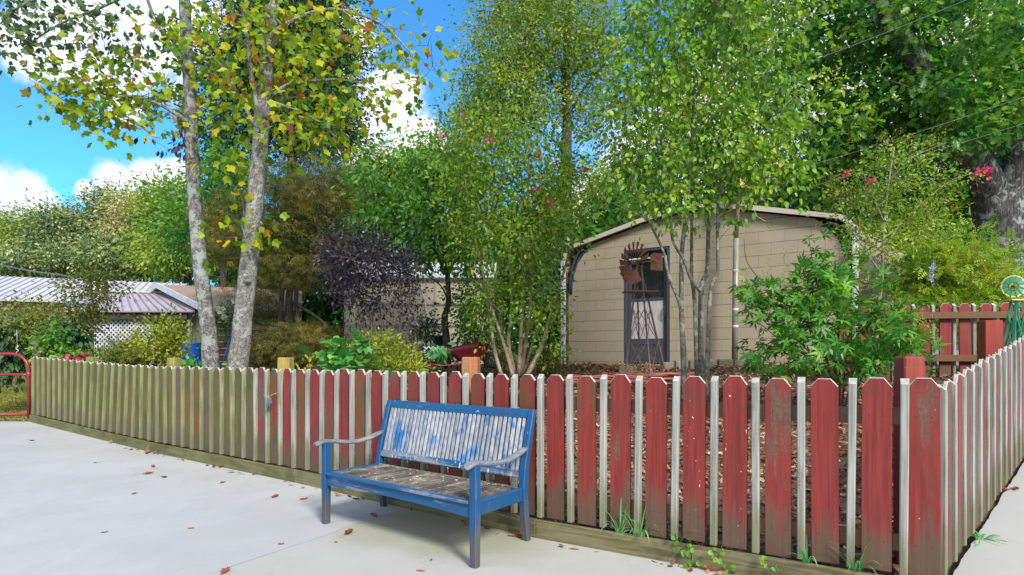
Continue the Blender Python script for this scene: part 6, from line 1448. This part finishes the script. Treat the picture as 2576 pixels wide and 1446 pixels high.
def greenhouse():
    D = 14.6; x0, x1 = P(868,0,D).x, P(1235,0,D).x; z0 = .95; ze = P(0,700,D).z; zr = ze+.62; root = thing('greenhouse', 'small greenhouse with cream see-through sheets and a white roof behind the purple shrub', 'greenhouse', ((x0+x1)/2, D, z0)); dp = 3.0
    b = MB(); b.box(((x0+x1)/2, D, (z0+ze)/2), (x1-x0, .012, ze-z0)); b.box((x0, D+dp/2, (z0+ze)/2), (.012, dp, ze-z0)); b.box((x1, D+dp/2, (z0+ze)/2), (.012, dp, ze-z0)); b.box(((x0+x1)/2, D+dp, (z0+ze)/2), (x1-x0, .012, ze-z0)); b.build('wall_sheet', M['polycream'], root)
    b = MB(); b.prism([(x0-.1,D-.15,ze),(x1+.1,D-.15,ze),(x1+.1,D+dp/2,zr),(x0-.1,D+dp/2,zr)], (0,0,.012)); b.prism([(x0-.1,D+dp/2,zr),(x1+.1,D+dp/2,zr),(x1+.1,D+dp+.15,ze),(x0-.1,D+dp+.15,ze)], (0,0,.012)); b.build('roof_sheet', M['polyroof'], root)
    b = MB()
    for x in (868,955,1053,1095,1165,1235): p = P(x,0,D-.02); b.box((p.x, D-.025, (z0+ze)/2), (.035,.03,ze-z0))
    for y in (763,817,702): p = P(0,y,D-.05); b.box(((x0+x1)/2, D-.055, p.z), (x1-x0,.025,.03))
    b.build('frame', M['siding'], root)
    b = MB(); a = P(1062,722,D-.08); c = P(1090,868,D-.08); b.bar(a, c, .02, .02, m=0); b.build('brace', M['whitetrim'], root)
    b = MB()
    for z, y in ((P(0,815,D).z, D+1.2),(P(0,765,D).z, D+1.4)): b.box(((x0+x1)/2, y, z), (x1-x0-.3, .6, .04))
    for x in (x0+.4, (x0+x1)/2, x1-.4): b.box((x, D+1.2, 1.6), (.06,.06,1.4))
    b.box(((x0+x1)/2, D+.9, 1.25), (x1-x0-.2, .04, .7)); b.build('bench_shelf', M['brownbox'], root)
    p = P(1078,735,D+.8); b = MB(); b.lathe((p.x, D+.8, z0), [(0,0),(.22,0),(.23,p.z-z0-.05),(.20,p.z-z0+.1),(0,p.z-z0+.14)], 20); o = b.build('water_tank', M['pole']); tag(o, 'grey cylindrical tank inside the greenhouse', 'tank')
    for i, (x, y, w) in enumerate(((1000,740,.25),(1120,730,.3),(1150,790,.25))):
        p = P(x,y,D+1.1); b = MB(); b.box(p, (w,.25,.28), None, 0, .02); o = b.build('carton', M['brownbox']); tag(o, ('brown carton on the greenhouse shelf behind the purple shrub','brown carton high on the greenhouse shelf right of the tank','brown carton low in the greenhouse left of the slim trunk')[i], 'box', 'cartons in the greenhouse')
    b = MB(); c0 = P(1100,860,D-.3)
greenhouse()
def cables():
    def cable(pts, r, lab):
        q = []
        for a, c in zip(pts, pts[1:]): q += [a.lerp(c, t)-Vector((0,0,math.sin(t*math.pi)*.01*(c-a).length)) for t in np.linspace(0,1,13)[:-1]]
        q.append(pts[-1]); b = MB(); b.tube(q, r, 6); o = b.build('overhead_cable', M['cable'], None, origin=pts[0]); tag(o, lab, 'cable', 'overhead cables')
    cable([P(2640,-90,9.5), P(2051,150,12.5), P(1850,232,15)], .006, 'pale overhead cable crossing the upper oak crown and its slanting limb')
    cable([P(2300,-95,10), P(1978,68,12.5), P(1800,160,15)], .006, 'thin overhead cable at the top between pear and oak')
    cable([P(2640,222,10), P(1911,452,14), P(1880,462,15)], .004, 'thin overhead cable crossing the middle of the oak crown')
    cable([P(2640,290,10), P(1911,503,14), P(1880,512,15)], .004, 'lowest thin overhead cable just above the shed roof')
    cable([P(-120,645,18), P(0,666,20), P(150,690,24), P(240,708,27)], .022, 'grey cable sloping down above the white roof at the left')
cables()
